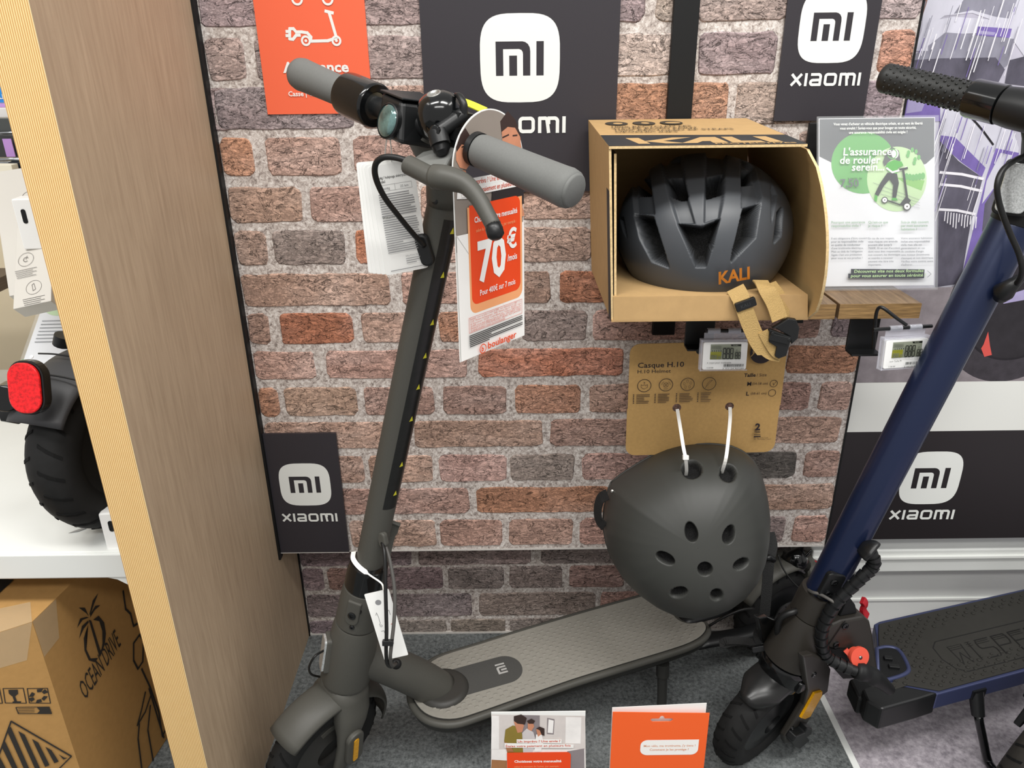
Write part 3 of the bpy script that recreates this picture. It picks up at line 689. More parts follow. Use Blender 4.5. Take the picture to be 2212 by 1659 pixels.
# bulging right-hand flap
rows_ = []
for i in range(13):
    w = i/12; bul = sin(pi*min(1, max(0, w)))**.55
    a = BX(.985, Y1, w*.97); c = BX(1.0, Y0+.004, w*.97)+A3(.006*bul, -.050*bul, 0)
    a = a+A3(.006*bul, 0, 0); m_ = (a+c)/2+A3(.020*bul, 0, 0)
    rows_.append([a, (a*.6+m_*.4)+A3(.002*bul, 0, 0), m_, (c*.6+m_*.4)+A3(.003*bul, 0, 0), c])
vi, fi = loft(rows_, close=False); vo, fo_ = loft([[p+A3(.0035, .0, 0) for p in r] for r in rows_], close=False)
n = len(vi); ed = []
for i in range(12): a, b = i*5+4, (i+1)*5+4; ed.append((a, b, n+b, n+a))
for k in range(4): ed.append((k, k+1, n+k+1, n+k)); ed.append((60+k, 60+k+1, n+60+k+1, n+60+k))
obj('side_flap', (list(vi)+list(vo), [tuple(q[::-1]) for q in fi]+[tuple(i+n for i in q) for q in fo_]+ed), [M_kraft2, M_cut], bx, mids=[0]*(len(fi)*2)+[1]*12+[0]*8, smooth=50)
tf = Fr(BX(0, Y0, 1), BX(1, Y0, 1)-BX(0, Y0, 1), BX(0, Y1, 1)-BX(0, Y0, 1))
P = Print(tf, bx, z=.0003)
q = lambda *a: [pl(tf, x, y) for x, y in a]
P.poly([(0, .001), (.241, .001), (.241, .082), (0, .096)], M_kblack); P.flush('black_band')
lf = Fr(BX(0, Y1, 0), (0, -1, 0), (0, 0, 1))
P2 = Print(Fr(BX(0, Y1, 0), BX(0, Y0, 0)-BX(0, Y1, 0), BX(0, Y1, 1)-BX(0, Y1, 0)), bx, z=.0003)
P2.poly([(.238, 0), (.2635, 0), (.2635, .22), (.232, .22)], M_kblack); P2.flush('black_edge_print')
# stylised four-letter word on the band
yb0, yb1 = .016, .066
def LQ(*a): return [(u*.241, yb0+v*(yb1-yb0)) for u, v in a]
for g in (((.16, .0), (.22, .0), (.19, 1), (.12, 1)), ((.2, .4), (.37, 1), (.47, 1), (.30, .42), (.40, 0), (.30, 0)), ((.38, 0), (.52, 1), (.60, 1), (.62, 0), (.54, 0), (.54, .3), (.50, .3), (.46, 0)),
          ((.64, 0), (.63, 1), (.69, 1), (.70, .28), (.80, .28), (.81, 0)), ((.83, 0), (.80, 1), (.87, 1), (.90, 0))): P.poly(LQ(*g), M_kraft)
P.flush('brand_lettering'); P.text('PROTECTIVES', .13, .005, .011, M_kraft, bold=.02, width=.1); P.flush('lettering')
for i, cx_ in enumerate((.036, .076, .116)):
    P.disc(cx_, .212, .0165, M_kink, ry=.021); P.disc(cx_+.002, .212, (.007, .006, .011)[i], M_kraft, ry=.009); P.flush('printed_icon')
for i, s in enumerate(('100% RECYCLED EPS', 'WATER BASED PAINT', '100% RECYCLED RP STRAPS', 'ORGANIC INKS')):
    P.text(s, .022, .169-.0185*i, .016, M_kink, bold=.01, width=(.115, .12, .165, .085)[i])
P.flush('lettering')

# ---------------------------------------------------------------- helmets: domes with recessed vents
def pj_arr(V):
    c = (np.asarray(V)-CAM) @ MC
    return np.stack([CX+FPX*c[:, 0]/c[:, 2], CY-FPX*c[:, 1]/c[:, 2]], 1)
def sdf_poly(p, poly):
    """signed distance (inside > 0) of points p to a polygon"""
    poly = np.asarray(poly, float); d = np.full(len(p), 1e9); ins = np.zeros(len(p), bool)
    for i in range(len(poly)):
        a, b = poly[i-1], poly[i]; e = b-a; w = p-a
        t = np.clip((w @ e)/(e @ e), 0, 1); d = np.minimum(d, np.hypot(*(w-t[:, None]*e).T))
        c1 = (a[1] > p[:, 1]) != (b[1] > p[:, 1])
        with np.errstate(divide='ignore', invalid='ignore'): xx = (b[0]-a[0])*(p[:, 1]-a[1])/(b[1]-a[1])+a[0]
        ins ^= c1 & (p[:, 0] < xx)
    return np.where(ins, d, -d)
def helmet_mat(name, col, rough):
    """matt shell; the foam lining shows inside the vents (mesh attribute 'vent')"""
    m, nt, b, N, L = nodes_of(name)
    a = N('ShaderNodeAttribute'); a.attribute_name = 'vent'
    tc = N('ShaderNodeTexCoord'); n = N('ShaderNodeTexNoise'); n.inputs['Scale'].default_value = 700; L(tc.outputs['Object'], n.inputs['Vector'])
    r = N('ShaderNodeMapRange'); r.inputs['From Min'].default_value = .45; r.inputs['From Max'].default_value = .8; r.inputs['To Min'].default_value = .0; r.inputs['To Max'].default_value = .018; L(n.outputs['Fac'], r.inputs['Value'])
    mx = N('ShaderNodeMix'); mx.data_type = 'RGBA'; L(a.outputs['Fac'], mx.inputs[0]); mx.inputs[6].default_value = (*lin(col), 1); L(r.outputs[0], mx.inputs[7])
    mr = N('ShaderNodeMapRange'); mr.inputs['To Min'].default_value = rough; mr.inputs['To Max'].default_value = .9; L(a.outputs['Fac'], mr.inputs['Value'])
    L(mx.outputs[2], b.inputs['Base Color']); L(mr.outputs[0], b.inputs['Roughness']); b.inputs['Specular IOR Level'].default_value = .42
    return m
def smooth01(x): x = np.clip(x, 0, 1); return x*x*(3-2*x)
M_hel1 = helmet_mat('helmet_matt_charcoal', '474a4e', .40); M_eps = mat('black_foam', '050506', .85, noise=(700, .6), bump=(500, .8))
M_hel2 = helmet_mat('helmet_matt_black', '383936', .48)
def dome_object(name, V, nr, nk, N, channels, holes, m, m2, parent, hd=.03, cd=.005):
    """V: nr x nk grid of points (rings from rim to crown), N their outward normals; recess channels and holes by outline"""
    px = pj_arr(V); D = np.zeros(len(V)); dark = np.full(len(V), -9.0)
    for poly, dep in channels: D = np.maximum(D, dep*smooth01(sdf_poly(px, poly)/3.0+.3))
    for poly in holes:
        s = sdf_poly(px, poly)+1.3; D = np.maximum(D, D+hd*smooth01((s+.8)/3.4)); dark = np.maximum(dark, s)
    V2 = V-N*D[:, None]
    F = []; I = []
    for k in range(nr-1):
        for i in range(nk):
            j = (i+1) % nk; qd = (k*nk+i, k*nk+j, (k+1)*nk+j, (k+1)*nk+i); F.append(qd)
    o = obj(name, (V2, F), m, parent, smooth=True)
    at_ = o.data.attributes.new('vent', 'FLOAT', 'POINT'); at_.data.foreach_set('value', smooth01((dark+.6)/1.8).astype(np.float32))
    return o
S1 = lambda *a: [(1270+x/3.457, 240+y/3.457) for x, y in a]
hel = thing('bicycle_helmet', (.275, 1.10, .892), 'matt charcoal bicycle helmet with orange lettering sitting in the cardboard box', 'helmet')
HC = PY(1519, 500, 1.088)
ha, hb_, hd_ = .1205, .1085, .116
def hel_pt(th, ph):
    s = sin(ph); r = abs(sin(th))**.93
    x = ha*r*cos(ph)*(1.0 if s > 0 else 1.0); z = (hb_*1.0 if s > 0 else hb_*1.03)*r*s
    y = -hd_*cos(th)
    return HC+A3(x, y+ .10*max(0, s)**2*r*r*.2, z+.004*cos(2*ph)*r)
nr, nk = 170, 330
V = np.array([hel_pt(radians(112)*(1-k/(nr-1))+1e-3, 2*pi*i/nk) for k in range(nr) for i in range(nk)])
Nn = V-HC; Nn = Nn/np.array([ha**2, hd_**2, hb_**2]); Nn /= np.linalg.norm(Nn, axis=1)[:, None]
chan = [(S1((545, 372), (695, 335), (742, 640), (800, 842), (668, 838), (600, 620)), .007), (S1((880, 300), (1030, 300), (1022, 600), (985, 800), (868, 838), (872, 600)), .007),
        (S1((330, 420), (440, 370), (500, 770), (350, 768), (335, 620)), .006), (S1((1145, 360), (1240, 420), (1300, 640), (1285, 690), (1150, 722)), .006),
        (S1((1368, 540), (1410, 620), (1372, 845)), .005), (S1((240, 800), (265, 800), (292, 945), (265, 900)), .005)]
hol = [S1((590, 480), (705, 478), (745, 640), (690, 645), (618, 615)), S1((888, 470), (1012, 446), (1002, 598), (892, 632)), S1((362, 500), (440, 492), (455, 612), (360, 612)), S1((1150, 400), (1215, 425), (1238, 520), (1160, 532)),
       S1((672, 842), (850, 868), (985, 808), (880, 1165), (810, 1165)), S1((350, 772), (485, 792), (602, 1168), (480, 1122), (390, 950)), S1((1165, 722), (1285, 690), (1245, 950), (1068, 1128), (1120, 900)), S1((1418, 760), (1450, 722), (1440, 930), (1390, 985))]
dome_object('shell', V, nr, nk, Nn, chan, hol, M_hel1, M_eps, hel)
def on_hel(px, py, off=.0006):
    v = ray(px, py); q_ = (CAM-HC)/np.array([ha, hd_, hb_*1.02]); w = v/np.array([ha, hd_, hb_*1.02])
    a, b, c = w @ w, 2*(q_ @ w), q_ @ q_-1; dd = b*b-4*a*c
    t = (-b-math.sqrt(max(dd, 0)))/(2*a); return CAM+v*t*(1-off)
# rim: a band along the lower edge
rim = [hel_pt(radians(100), radians(a)) for a in range(180, 361, 6)]
obj('rim', tube(rim, .0035, 8), M_blackp, hel, smooth=True)
M_olet = mat('orange_foil', 'e0892b', .3, metal=.3)
def word_on(px0, py0, px1, py1, hpx, s, m, parent, off):
    v, f = textmesh(s, .03, .18); w = v[:, 0].max(); h = v[:, 1].max()
    ang = math.atan2(py1-py0, px1-px0); L_ = math.hypot(px1-px0, py1-py0)
    pts = []
    for a, b in v:
        u, vv = a/w*L_, b/h*hpx; pts.append(on_hel(px0+u*cos(ang)+vv*sin(ang), py0+u*sin(ang)-vv*cos(ang), off))
    return obj('lettering', (pts, f), m, parent)
word_on(1551, 614, 1624, 601, 26, 'KALI', M_olet, hel, .012)
# gold liner glimpsed through the front vent
# tan straps, slider and buckle
M_strap = mat('tan_webbing', 'b0925c', .75, noise=(900, .15), bump=(700, .5))
s1 = spline([PY(1588, 622, .975), PY(1598, 640, .966), PY(1606, 662, .960), PY(1622, 705, .958), PY(1640, 742, .957), PY(1660, 764, .957), PY(1686, 771, .957)], 6)
obj('strap', strip(s1, [.0115]*8+[.011]*20+[.007]*9, .0009, [nrm(A3(-.1, -1, .25))]*len(s1)), M_strap, hel)
s2_ = spline([PY(1642, 606, .985), PY(1656, 626, .966), PY(1672, 655, .960), PY(1684, 690, .955)], 6)
obj('strap', strip(s2_, .011, .0009, [nrm(A3(.2, -1, .2))]*len(s2_)), M_strap, hel)
s3_ = spline([PY(1664, 612, .985), PY(1684, 640, .972), PY(1693, 672, .966), PY(1692, 690, .960)], 6)
obj('strap', strip(s3_, .0095, .0009, [nrm(A3(.55, -1, .2))]*len(s3_)), M_strap, hel)
s4_ = spline([PY(1648, 716, .9555), PY(1662, 742, .954), PY(1676, 762, .953), PY(1689, 769, .953)], 5)
obj('strap', strip(s4_, .0065, .0008, [nrm(A3(-.3, -1, .2))]*len(s4_)), M_strap, hel)
sf = Fr(PY(1610, 657, .9595), PY(1627, 650, .9595)-PY(1594, 662, .9595), (0, 0, 1))
obj('slider', prism(rrect(-.0135, -.006, .0135, .006, .002), sf, -.002, .0035), M_blackp, hel, bevel=.0008)
P = Print(sf, hel, z=.0037); P.text('KALI', -.0075, -.0025, .0065, mat('slider_emboss', '2c2e30', .5), bold=.02); P.flush('slider_lettering')
bf = Fr(PY(1684, 728, .952), PY(1712, 722, .95)-PY(1662, 710, .954), PY(1696, 692, .952)-PY(1684, 770, .952))
obj('buckle', join(prism([(-.017, .008), (.014, .004), (.016, -.022), (.008, -.028), (.002, -.026), (.0, -.013), (-.012, -.009)], bf, -.004, .004), box(bf, (-.014, -.006, .004), (.012, .004, .0065)), cyl(bf(-.012, .004, .004), bf(-.012, .004, .007), .0025, 8), cyl(bf(.011, .001, .004), bf(.011, .001, .007), .0025, 8)), M_blackp, hel, bevel=.0008)
obj('buckle_head', join(prism([(-.013, .009), (.002, .027), (.012, .028), (.02, .018), (.023, .004), (.018, -.006), (.012, .004), (-.008, .010)], bf, -.007, .001)), M_blackp, hel, bevel=.0012)

# ---------------------------------------------------------------- brown hang card of the second helmet
CYD = 1.128
o = PY(1351, 984, CYD); xr = PY(1672, 976, CYD)-o
f = Fr(o, xr, (0, 0, 1)); Wc = np.linalg.norm(xr); Hc = .2
M_card = mat('brown_card', 'b8945e', .75, noise=(180, .07), spec=.2); M_cink = mat('card_ink', '2b2124', .7); M_cink2 = mat('card_ink_soft', '5c4836', .7)
tl, tr = pl(f, 1366, 745), pl(f, 1702, 729)
card = thing('hang_card', o+A3(.12, 0, 0), 'brown hang card with rounded corners hanging above the black skate helmet', 'card')
holes = [pl(f, 1462, 881), pl(f, 1576, 876)]
# outline with rounded corners; holes are cut by bridging the face in two halves at the height of the holes
hy = holes[0][1]; hr = .0072
def half(top):
    yy = [pl(f, 1700, 731)[1], pl(f, 1366, 745)[1]]
    x0, x1 = .0, Wc
    if top:
        a = rrect(x0+.001, hy, x1+.001, max(yy)-.003, .016, 5, (0, 0, 1, 1)); base = [p for p in a]
        line = [(x1+.001, hy)]
    else:
        base = rrect(x0, 0, x1, hy, .016, 5, (1, 1, 0, 0))
    # walk: insert the semicircles on the y=hy edge
    out = []
    for p_, nx in zip(base, base[1:]+base[:1]):
        out.append(p_)
        if abs(p_[1]-hy) < 1e-6 and abs(nx[1]-hy) < 1e-6:
            hs = sorted(holes, key=lambda h: h[0], reverse=nx[0] < p_[0])
            for hx, _ in hs:
                sg = 1 if top else -1
                for k in range(9):
                    a = pi*k/8; c = -cos(a) if nx[0] > p_[0] else cos(a)
                    out.append((hx+hr*c, hy+sg*hr*sin(a)))
    return out
obj('card', join(prism(half(True), f, -.0012, 0), prism(half(False), f, -.0012, 0)), M_card, card)
P = Print(f, card)
def at(px, py): return pl(f, px, py)
def T(s, px, py, sz, m=M_cink, **k): x, y = at(px, py); P.text(s, x, y, sz, m, **k)
T('Casque H.10', 1377, 794.5, .0122, bold=.012, width=.0735); P.flush('lettering'); T('H.10 Helmet', 1376, 806.5, .0086, width=.0535); P.flush('lettering')
T('Taille', 1607, 814, .0085, bold=.02); T('/ Size', 1634, 813, .0075, m=M_cink2)
T('M', 1613, 833, .0095, bold=.02); T('(54-58 cm)', 1624, 831, .0058, m=M_cink2); T('L', 1611, 854, .0095, bold=.02); T('(58-61 cm)', 1621, 852, .0058, m=M_cink2)
for px, py in ((1671, 828), (1667.5, 848)): x, y = at(px, py); P.ring(x, y, .0062, .0007, M_cink)
P.flush('size_table')
x, y = at(1671, 828); P.line([(x-.001, y+.001), (x, y-.003), (x+.003, y+.003)], .0006, M_cink)
P.flush('tick_mark'); rg = random.Random(2)
for i, (px, py) in enumerate(((1391.5, 832.5), (1438, 830), (1484, 828), (1530, 826))):
    x, y = at(px, py); P.ring(x, y, .0112, .0009, M_cink)
    if i == 0: P.line([(x-.005, y+.002), (x-.005, y-.003), (x, y-.006), (x+.005, y-.003), (x+.005, y+.002), (x+.002, y), (x, y+.002), (x-.002, y)], .0006, M_cink2, closed=True); P.disc(x, y+.005, .001, M_cink2)
    if i == 1:
        P.ring(x, y, .0042, .0006, M_cink2); P.line([(x-.003, y-.003), (x+.003, y+.003)], .0006, M_cink2); P.line([(x-.003, y+.003), (x+.003, y-.003)], .0006, M_cink2)
        for a in range(3): P.line([(x+.0068*cos(a*2.1+k*.25), y+.0068*sin(a*2.1+k*.25)) for k in range(5)], .0006, M_cink2)
    if i == 2:
        for a in range(5): P.ring(x+.0055*cos(a*1.256+.4), y+.0055*sin(a*1.256+.4), .0018, .0005, M_cink2, ry=.0026, n=10)
    if i == 3: P.line([(x-.006, y-.007), (x-.002, y-.002), (x+.003, y+.004), (x+.005, y+.006), (x+.001, y+.005), (x-.003, y), (x-.004, y-.004)], .0006, M_cink2, closed=True)
    for k in range(6):
        yy = y-.0165-.0028*k; P.rect(x-.0175, yy, x-.0155, yy+.0015, M_cink); P.rect(x-.012, yy, x-.012+rg.uniform(.012, .022), yy+.0012, M_cink2)
P.flush('feature_icons'); T('2', 1628, 925, .0165, bold=.045); T('YEARS', 1627, 931, .0042, bold=.04, width=.0095)
for k, w in ((935, .001), (939, .0022)): a, b = at(1626.5, k), at(1639.5, k-.5); P.line([a, b], w, M_cink)
T('FR  Garantie 2 ans', 1625, 943, .0032); T('EN  Warranty 2 years', 1625, 946, .0032)
P.flush('lettering')
x, y = at(1643, 758); P.disc(x, y, .0185, M_cink); P.text('yeep', x-.0165, y-.003, .014, M_card, shear=.3, bold=.01); P.flush('round_logo')

# ---------------------------------------------------------------- hanging skate helmet
hel2 = thing('skate_helmet', PD(1482, 1300, 1.27), 'round matt black skate helmet hanging by white cable ties below the brown card', 'helmet')
C2 = PD(1482, 1142, 1.285); n2 = nrm(A3(-.12, -.9, .33))
ff = Fr(C2, nrm(np.cross(A3(0, 0, 1), n2)*1.0), None, n2) if False else None
x2 = nrm(np.cross(A3(0, 0, 1), n2)); ff = Fr(C2, x2, np.cross(n2, x2))
outl = [(1319, 1043), (1345, 1022), (1380, 1000), (1410, 983), (1440, 970), (1470, 962), (1500, 959), (1540, 959), (1580, 964), (1606, 976), (1628, 996), (1644, 1028), (1654, 1066), (1660, 1110), (1658, 1160), (1650, 1205), (1634, 1246), (1608, 1280), (1574, 1305), (1536, 1320), (1496, 1326), (1456, 1321), (1416, 1303), (1380, 1278), (1346, 1246), (1322, 1208), (1309, 1170), (1303, 1135), (1305, 1100), (1311, 1070)]
O2_ = np.array([pl(ff, *p) for p in outl]); c0 = O2_.mean(0)
# resample the outline smoothly
K = 300; idx = np.linspace(0, len(outl), K, endpoint=False)
Oe = np.vstack([O2_, O2_[:1]]); OR = np.stack([np.interp(idx, range(len(outl)+1), Oe[:, k]) for k in (0, 1)], 1)
for _ in range(3): OR = (np.roll(OR, 1, 0)+2*OR+np.roll(OR, -1, 0))/4
nr = 150; ap = .128; V = []; 
rr_ = 1-np.linspace(0, 1, nr)**1.15*.997
for k in range(nr):
    r = rr_[k]; hgt = ap*(1-r**2.3)**(1/2.1)
    sh = c0+np.array([.006, -.012])*(1-r)
    for i in range(K): p = sh+(OR[i]-c0)*r; V.append(ff(p[0], p[1], hgt))
V = np.array(V); G_ = V.reshape(nr, K, 3)
du = np.roll(G_, -1, 1)-np.roll(G_, 1, 1); dv = np.gradient(G_, axis=0); Nn = np.cross(du, dv).reshape(-1, 3)
Nn = Nn/np.maximum(np.linalg.norm(Nn, axis=1), 1e-12)[:, None]
if (Nn[len(Nn)//2] @ n2) < 0: Nn = -Nn
Nn[np.einsum('ij,j->i', Nn, n2) < 0] *= -1
def ell(cx, cy, a, b, t, egg=0):
    t = radians(t); return [(cx+a*(1+egg*sin(u))*cos(u)*cos(t)-b*sin(u)*sin(t), cy+a*(1+egg*sin(u))*cos(u)*sin(t)+b*sin(u)*cos(t)) for u in np.linspace(0, 2*pi, 22, endpoint=False)]
hol = [ell(1494, 1014, 20.5, 19, 0), ell(1573, 1022, 17, 18, 0), ell(1493, 1149, 12.5, 21, -14, .15), ell(1575, 1154.5, 11.5, 20, 18, .15), ell(1437, 1206, 21, 10.5, 28), ell(1523, 1229.5, 15, 14, 0), ell(1601, 1218.5, 17, 9.5, -27), ell(1466, 1280, 17.5, 10, -17), ell(1548.5, 1285, 12, 11.5, 30)]
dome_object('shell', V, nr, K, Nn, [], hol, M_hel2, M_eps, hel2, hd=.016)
obj('rim', tube([ff(*p) for p in np.vstack([OR, OR[:1]])[::4]], .002, 6), M_hel2, hel2, smooth=True)
rv = PD(1322.5, 1061, 1.255); obj('rivet', lathe([(.0026, 0), (.0026, .001), (.001, .0018), (0, .0018)], rv, n2, 12), mat('rivet_steel', 'b9b6b0', .3, metal=1), hel2)
M_web = mat('black_webbing', '161616', .7, noise=(900, .3), bump=(700, .6))
w1 = spline(pds((1312, 1068, 1.26), (1297, 1078, 1.27), (1291, 1102, 1.275), (1294, 1124, 1.275), (1306, 1138, 1.27)), 5)
obj('side_strap', strip(w1, .009, .001, [nrm(A3(-.8, -.5, .2))]*len(w1)), M_web, hel2)
w2 = spline(pds((1662, 1150, 1.30), (1668, 1180, 1.29), (1661, 1215, 1.285), (1655, 1290, 1.29), (1648, 1350, 1.30), (1638, 1372, 1.31), (1645, 1390, 1.31)), 5)
obj('chin_strap', strip(w2, .0085, .0011, [nrm(A3(-.2, -1, .4))]*len(w2)), M_web, hel2)
w3 = spline(pds((1642, 1392, 1.31), (1610, 1385, 1.32), (1570, 1384, 1.33), (1562, 1392, 1.335), (1600, 1386, 1.33), (1640, 1394, 1.315)), 5)
obj('chin_strap', strip(w3, .0065, .001, [nrm(A3(-.1, -.6, .8))]*len(w3)), M_web, hel2)
obj('strap_slider', tube(pds((1652, 1206, 1.28), (1662, 1204, 1.28), (1672, 1210, 1.285)), .005, 8), M_blackp, hel2, smooth=True)
bk = Fr(PD(1655, 1398, 1.305), (1, 0, .2), (0, .3, 1))
obj('buckle', join(prism(rrect(-.024, -.005, .0, .005, .002), bk, -.004, .004), prism([(0, -.0035), (.02, -.0015), (.028, .0), (.026, .003), (.01, .004), (0, .004)], bk, -.002, .002)), M_blackp, hel2, bevel=.0008)
# cable ties
M_tie = mat('white_nylon', 'eceae4', .35)
for k, (pp, hd) in enumerate((((((1463, 884, 1.205), (1469, 920, 1.195), (1476, 965, 1.185), (1481, 990, 1.18), (1483, 1015, 1.20), (1481, 1030, 1.215)), (1481, 988, 1.179)), ((((1577, 880, 1.205)), (1577, 905, 1.195), (1573, 950, 1.188), (1568, 990, 1.18), (1560, 1018, 1.2), (1557, 1026, 1.215)), None)))):
    t = thing('cable_tie', PD(*pp[-1]), ('white nylon cable tie with its square head from the left hole of the card', 'plain white nylon cable tie from the right hole of the card')[k], 'cable tie')
    sp = spline(pds(*pp), 5); obj('band', strip(sp, .0026, .0007, [nrm(A3(-.15, -1, .3))]*len(sp)), M_tie, t)
    if hd: obj('head', box(Fr(PD(*hd), (1, 0, 0), (0, .3, 1)), (-.0045, -.0035, -.003), (.0045, .0035, .003)), M_tie, t, bevel=.0006)
# ================================================================ GREY-BLACK ELECTRIC SCOOTER
M_tyre = mat('tyre_rubber', '1d1d1d', .72, spec=.3, noise=(60, .15)); M_tread = mat('tyre_tread', '141414', .8, spec=.2)
M_frame = mat('graphite_frame', '4b4a45', .48, spec=.4, noise=(400, .04)); M_hub = mat('hub_dark', '2c2b29', .5)
M_grip = mat('grip_grey_rubber', '6b6c6a', .62, spec=.3, noise=(500, .05)); M_cable = mat('cable_black', '131313', .45); M_cableg = mat('cable_grey', '4f4d4a', .5)
M_amber = mat('amber_reflector', 'd79a12', .2, noise=(300, .2)); M_refl = mat('clear_reflector', 'c9cccc', .18, metal=.55, noise=(500, .35)); M_redp = mat('red_plastic', 'c23a2c', .35)
M_chrome = mat('steel', '8f8f8d', .3, metal=1)
def tyre(R, w, c, ax, n=56, rs=.024):
    pr = []
    for k in range(15):
        a = radians(-150+300*k/14); pr.append((R-rs+rs*cos(a), w/2*sin(a)))
    return lathe(pr, c, ax, n)
def tread(R, w, c, ax, n=26, rs=.024, ref=None):
    ax = nrm(ax); u = perp(ax); v_ = np.cross(ax, u); out = []
    for i in range(n):
        for sd in (-1, 1):
            ph0 = 2*pi*(i+(.5 if sd > 0 else 0))/n; rings = []
            for k in range(4):
                a = radians(10+52*k/3); ph = ph0+.13*k/3
                e = u*cos(ph)+v_*sin(ph); tn = -u*sin(ph)+v_*cos(ph)
                no = e*cos(a)+ax*sd*sin(a); p = c+e*(R-rs+rs*cos(a))+ax*sd*w/2*sin(a); ww = .0022
                rings.append([p+tn*ww-no*.001, p+tn*ww+no*.0009, p-tn*ww+no*.0009, p-tn*ww-no*.001])
            out.append(loft(rings))
    return join(*out)
def fender(c, ax, d0, d1, R, hw, a0, a1, drop=.012, na=22, nc=12, fl=None):
    """shell over a wheel: angle a from d0 towards d1"""
    ax = nrm(ax); rings = []
    for i in range(na+1):
        a = radians(a0+(a1-a0)*i/na); e = nrm(d0)*cos(a)+nrm(d1)*sin(a)
        k = 1.0 if fl is None else fl(i/na); row = []
        for j in range(nc+1):
            t = radians(-84+168*j/nc); row.append(c+e*(R-drop*(1-cos(t)))+ax*hw*k*sin(t))
        rings.append(row)
    return loft(rings, close=False)
def solid(o, th, off=-1):
    m = o.modifiers.new('thickness', 'SOLIDIFY'); m.thickness = th; m.offset = off; return o
SO = A3(-.3446, .9956, 0); SU = nrm(A3(.2515, -.0559, .9662)); SB = A3(.7271, -.648, -.2268); SB = nrm(SB-SU*(SB @ SU)); SF = np.cross(SB, SU)
def S(h, f=0, l=0): return SO+SU*h+SF*f+SB*l
FD = A3(-.9402, -.3407, 0); LD = A3(.3407, -.9402, 0)          # the deck's own forward / left
sc1 = thing('electric_scooter', PZ(1100, 1480, 0), 'graphite electric scooter with grey grips and grey deck mat in front of the brick wall', 'scooter')
def part(name, vf, m, parent=None, **k): return obj(name, vf, m, parent or sc1, **k)
# front wheel
wc = S(.106, .022, 0)
w1_ = part('front_tyre', tyre(.108, .05, wc, SB), M_tyre, smooth=True)
part('tyre_tread', tread(.108, .05, wc, SB), M_tread, w1_, kind='stuff')
part('front_hub', lathe([(.088, -.014), (.084, -.018), (.05, -.019), (.03, -.026), (.03, .026), (.05, .02), (.07, .0195), (.0705, .0175), (.084, .0175), (.088, .014)], wc, SB, 40), M_hub, smooth=35)
part('rim_cover', join(*[lathe([(.060, .0185), (.060, .0205), (.045, .0205), (.045, .0185)], wc, SB, 30, radians(a), radians(a+48), ref=SF) for a in (10, 130, 250)]), M_frame)
fe = part('front_fender', fender(wc, SB, SF, SU, .128, .034, 38, 184, .016, fl=lambda t: 1-.25*max(0, t-.72)/.28), M_frame, smooth=True); solid(fe, .003)
part('fork_crown', join(lathe([(.0385, .252), (.0385, .246), (.034, .235), (.031, .205), (.03, .19)], SO, SU, 28)), M_frame, smooth=40)
for sd in (-1, 1):
    secs = ((.247, 0, 0, .036, .036), (.225, 0, .006, .0355, .036), (.203, .001, .020, .033, .031), (.182, .004, .033, .0285, .021), (.160, .008, .0415, .0235, .0125), (.138, .0115, .0452, .0190, .0095), (.110, .0150, .0465, .0160, .0080), (.082, .018, .0465, .0135, .0070), (.072, .019, .0462, .0110, .0060))
    rings = []
    for h, f_, l_, a, b in secs:
        rings.append([S(h, f_, l_*sd)+SF*math.copysign(abs(cos(t))**.75, cos(t))*a+SB*math.copysign(abs(sin(t))**.75, sin(t))*b for t in np.linspace(0, 2*pi, 24, endpoint=False)])
    part('fork_leg', loft(rings), M_frame, smooth=True)
    cf = Fr(S(.136, .006, .0565*sd), -SF*sd, SU).rot(8*sd)
    cp = part('axle_cover', prism(rrect(-.0165, -.04, .0165, .04, .0155, 8), cf, -.004, .006), M_frame, bevel=.003)
    part('reflector', prism(rrect(-.0055, -.031, .0045, .028, .004, 5), cf, .006, .0072), M_amber, cp, label='amber reflector strip')
# head tube, fold joint, stem
part('head_tube', lathe([(.030, .250), (.0405, .2515), (.0412, .262), (.0395, .32), (.0365, .366), (.0345, .3745), (.03, .3755)], SO, SU, 36), M_frame, smooth=40)
rf = Fr(S(.318)+FD*.0405, LD, SU); hr_ = part('reflector_base', prism(rrect(-.015, -.033, .015, .033, .006), rf, -.010, .004), M_frame, bevel=.003)
part('front_reflector', prism(rrect(-.0125, -.03, .0125, .03, .005), rf, .004, .0075), M_refl, hr_, label='clear front reflector')
part('fold_joint', lathe([(.028, .377), (.0345, .3785), (.0345, .392), (.0338, .43), (.0318, .449), (.028, .4505)], SO, SU, 36), M_frame, smooth=40)
ff_ = Fr(S(.418)+nrm(FD*.55+LD*.83-SU*((FD*.55+LD*.83) @ SU))*.0325, np.cross(SU, nrm(FD*.55+LD*.83)), SU)
lt = part('fold_latch', prism(rrect(-.011, -.022, .011, .024, .0105, 6, (1, 1, 0, 0)), ff_, -.004, .0035), M_frame, bevel=.002)
screw(ff_.at(0, -.002, .0035), .0065, M_gloss, lt)
for dg, hh in ((62, .392), (72, .426)):
    e = nrm(FD*cos(radians(dg))+LD*sin(radians(dg))); e = nrm(e-SU*(e @ SU)); screw(Fr(S(hh)+e*.034, np.cross(SU, e), SU), .0042, M_gloss, sc1)
part('collar', lathe([(.026, .452), (.0318, .4525), (.0312, .478), (.029, .494), (.0225, .4975)], SO, SU, 32), M_gloss, smooth=40)
part('stem_tube', lathe([(.0205, .47), (.0212, .47), (.0212, 1.075), (.0205, 1.085), (.019, 1.09)], SO, SU, 36), M_frame, smooth=40)
lv = spline(pds((824, 1236, 1.185), (832, 1200, 1.18), (840, 1165, 1.175), (848, 1135, 1.165), (852, 1128, 1.16)), 4)
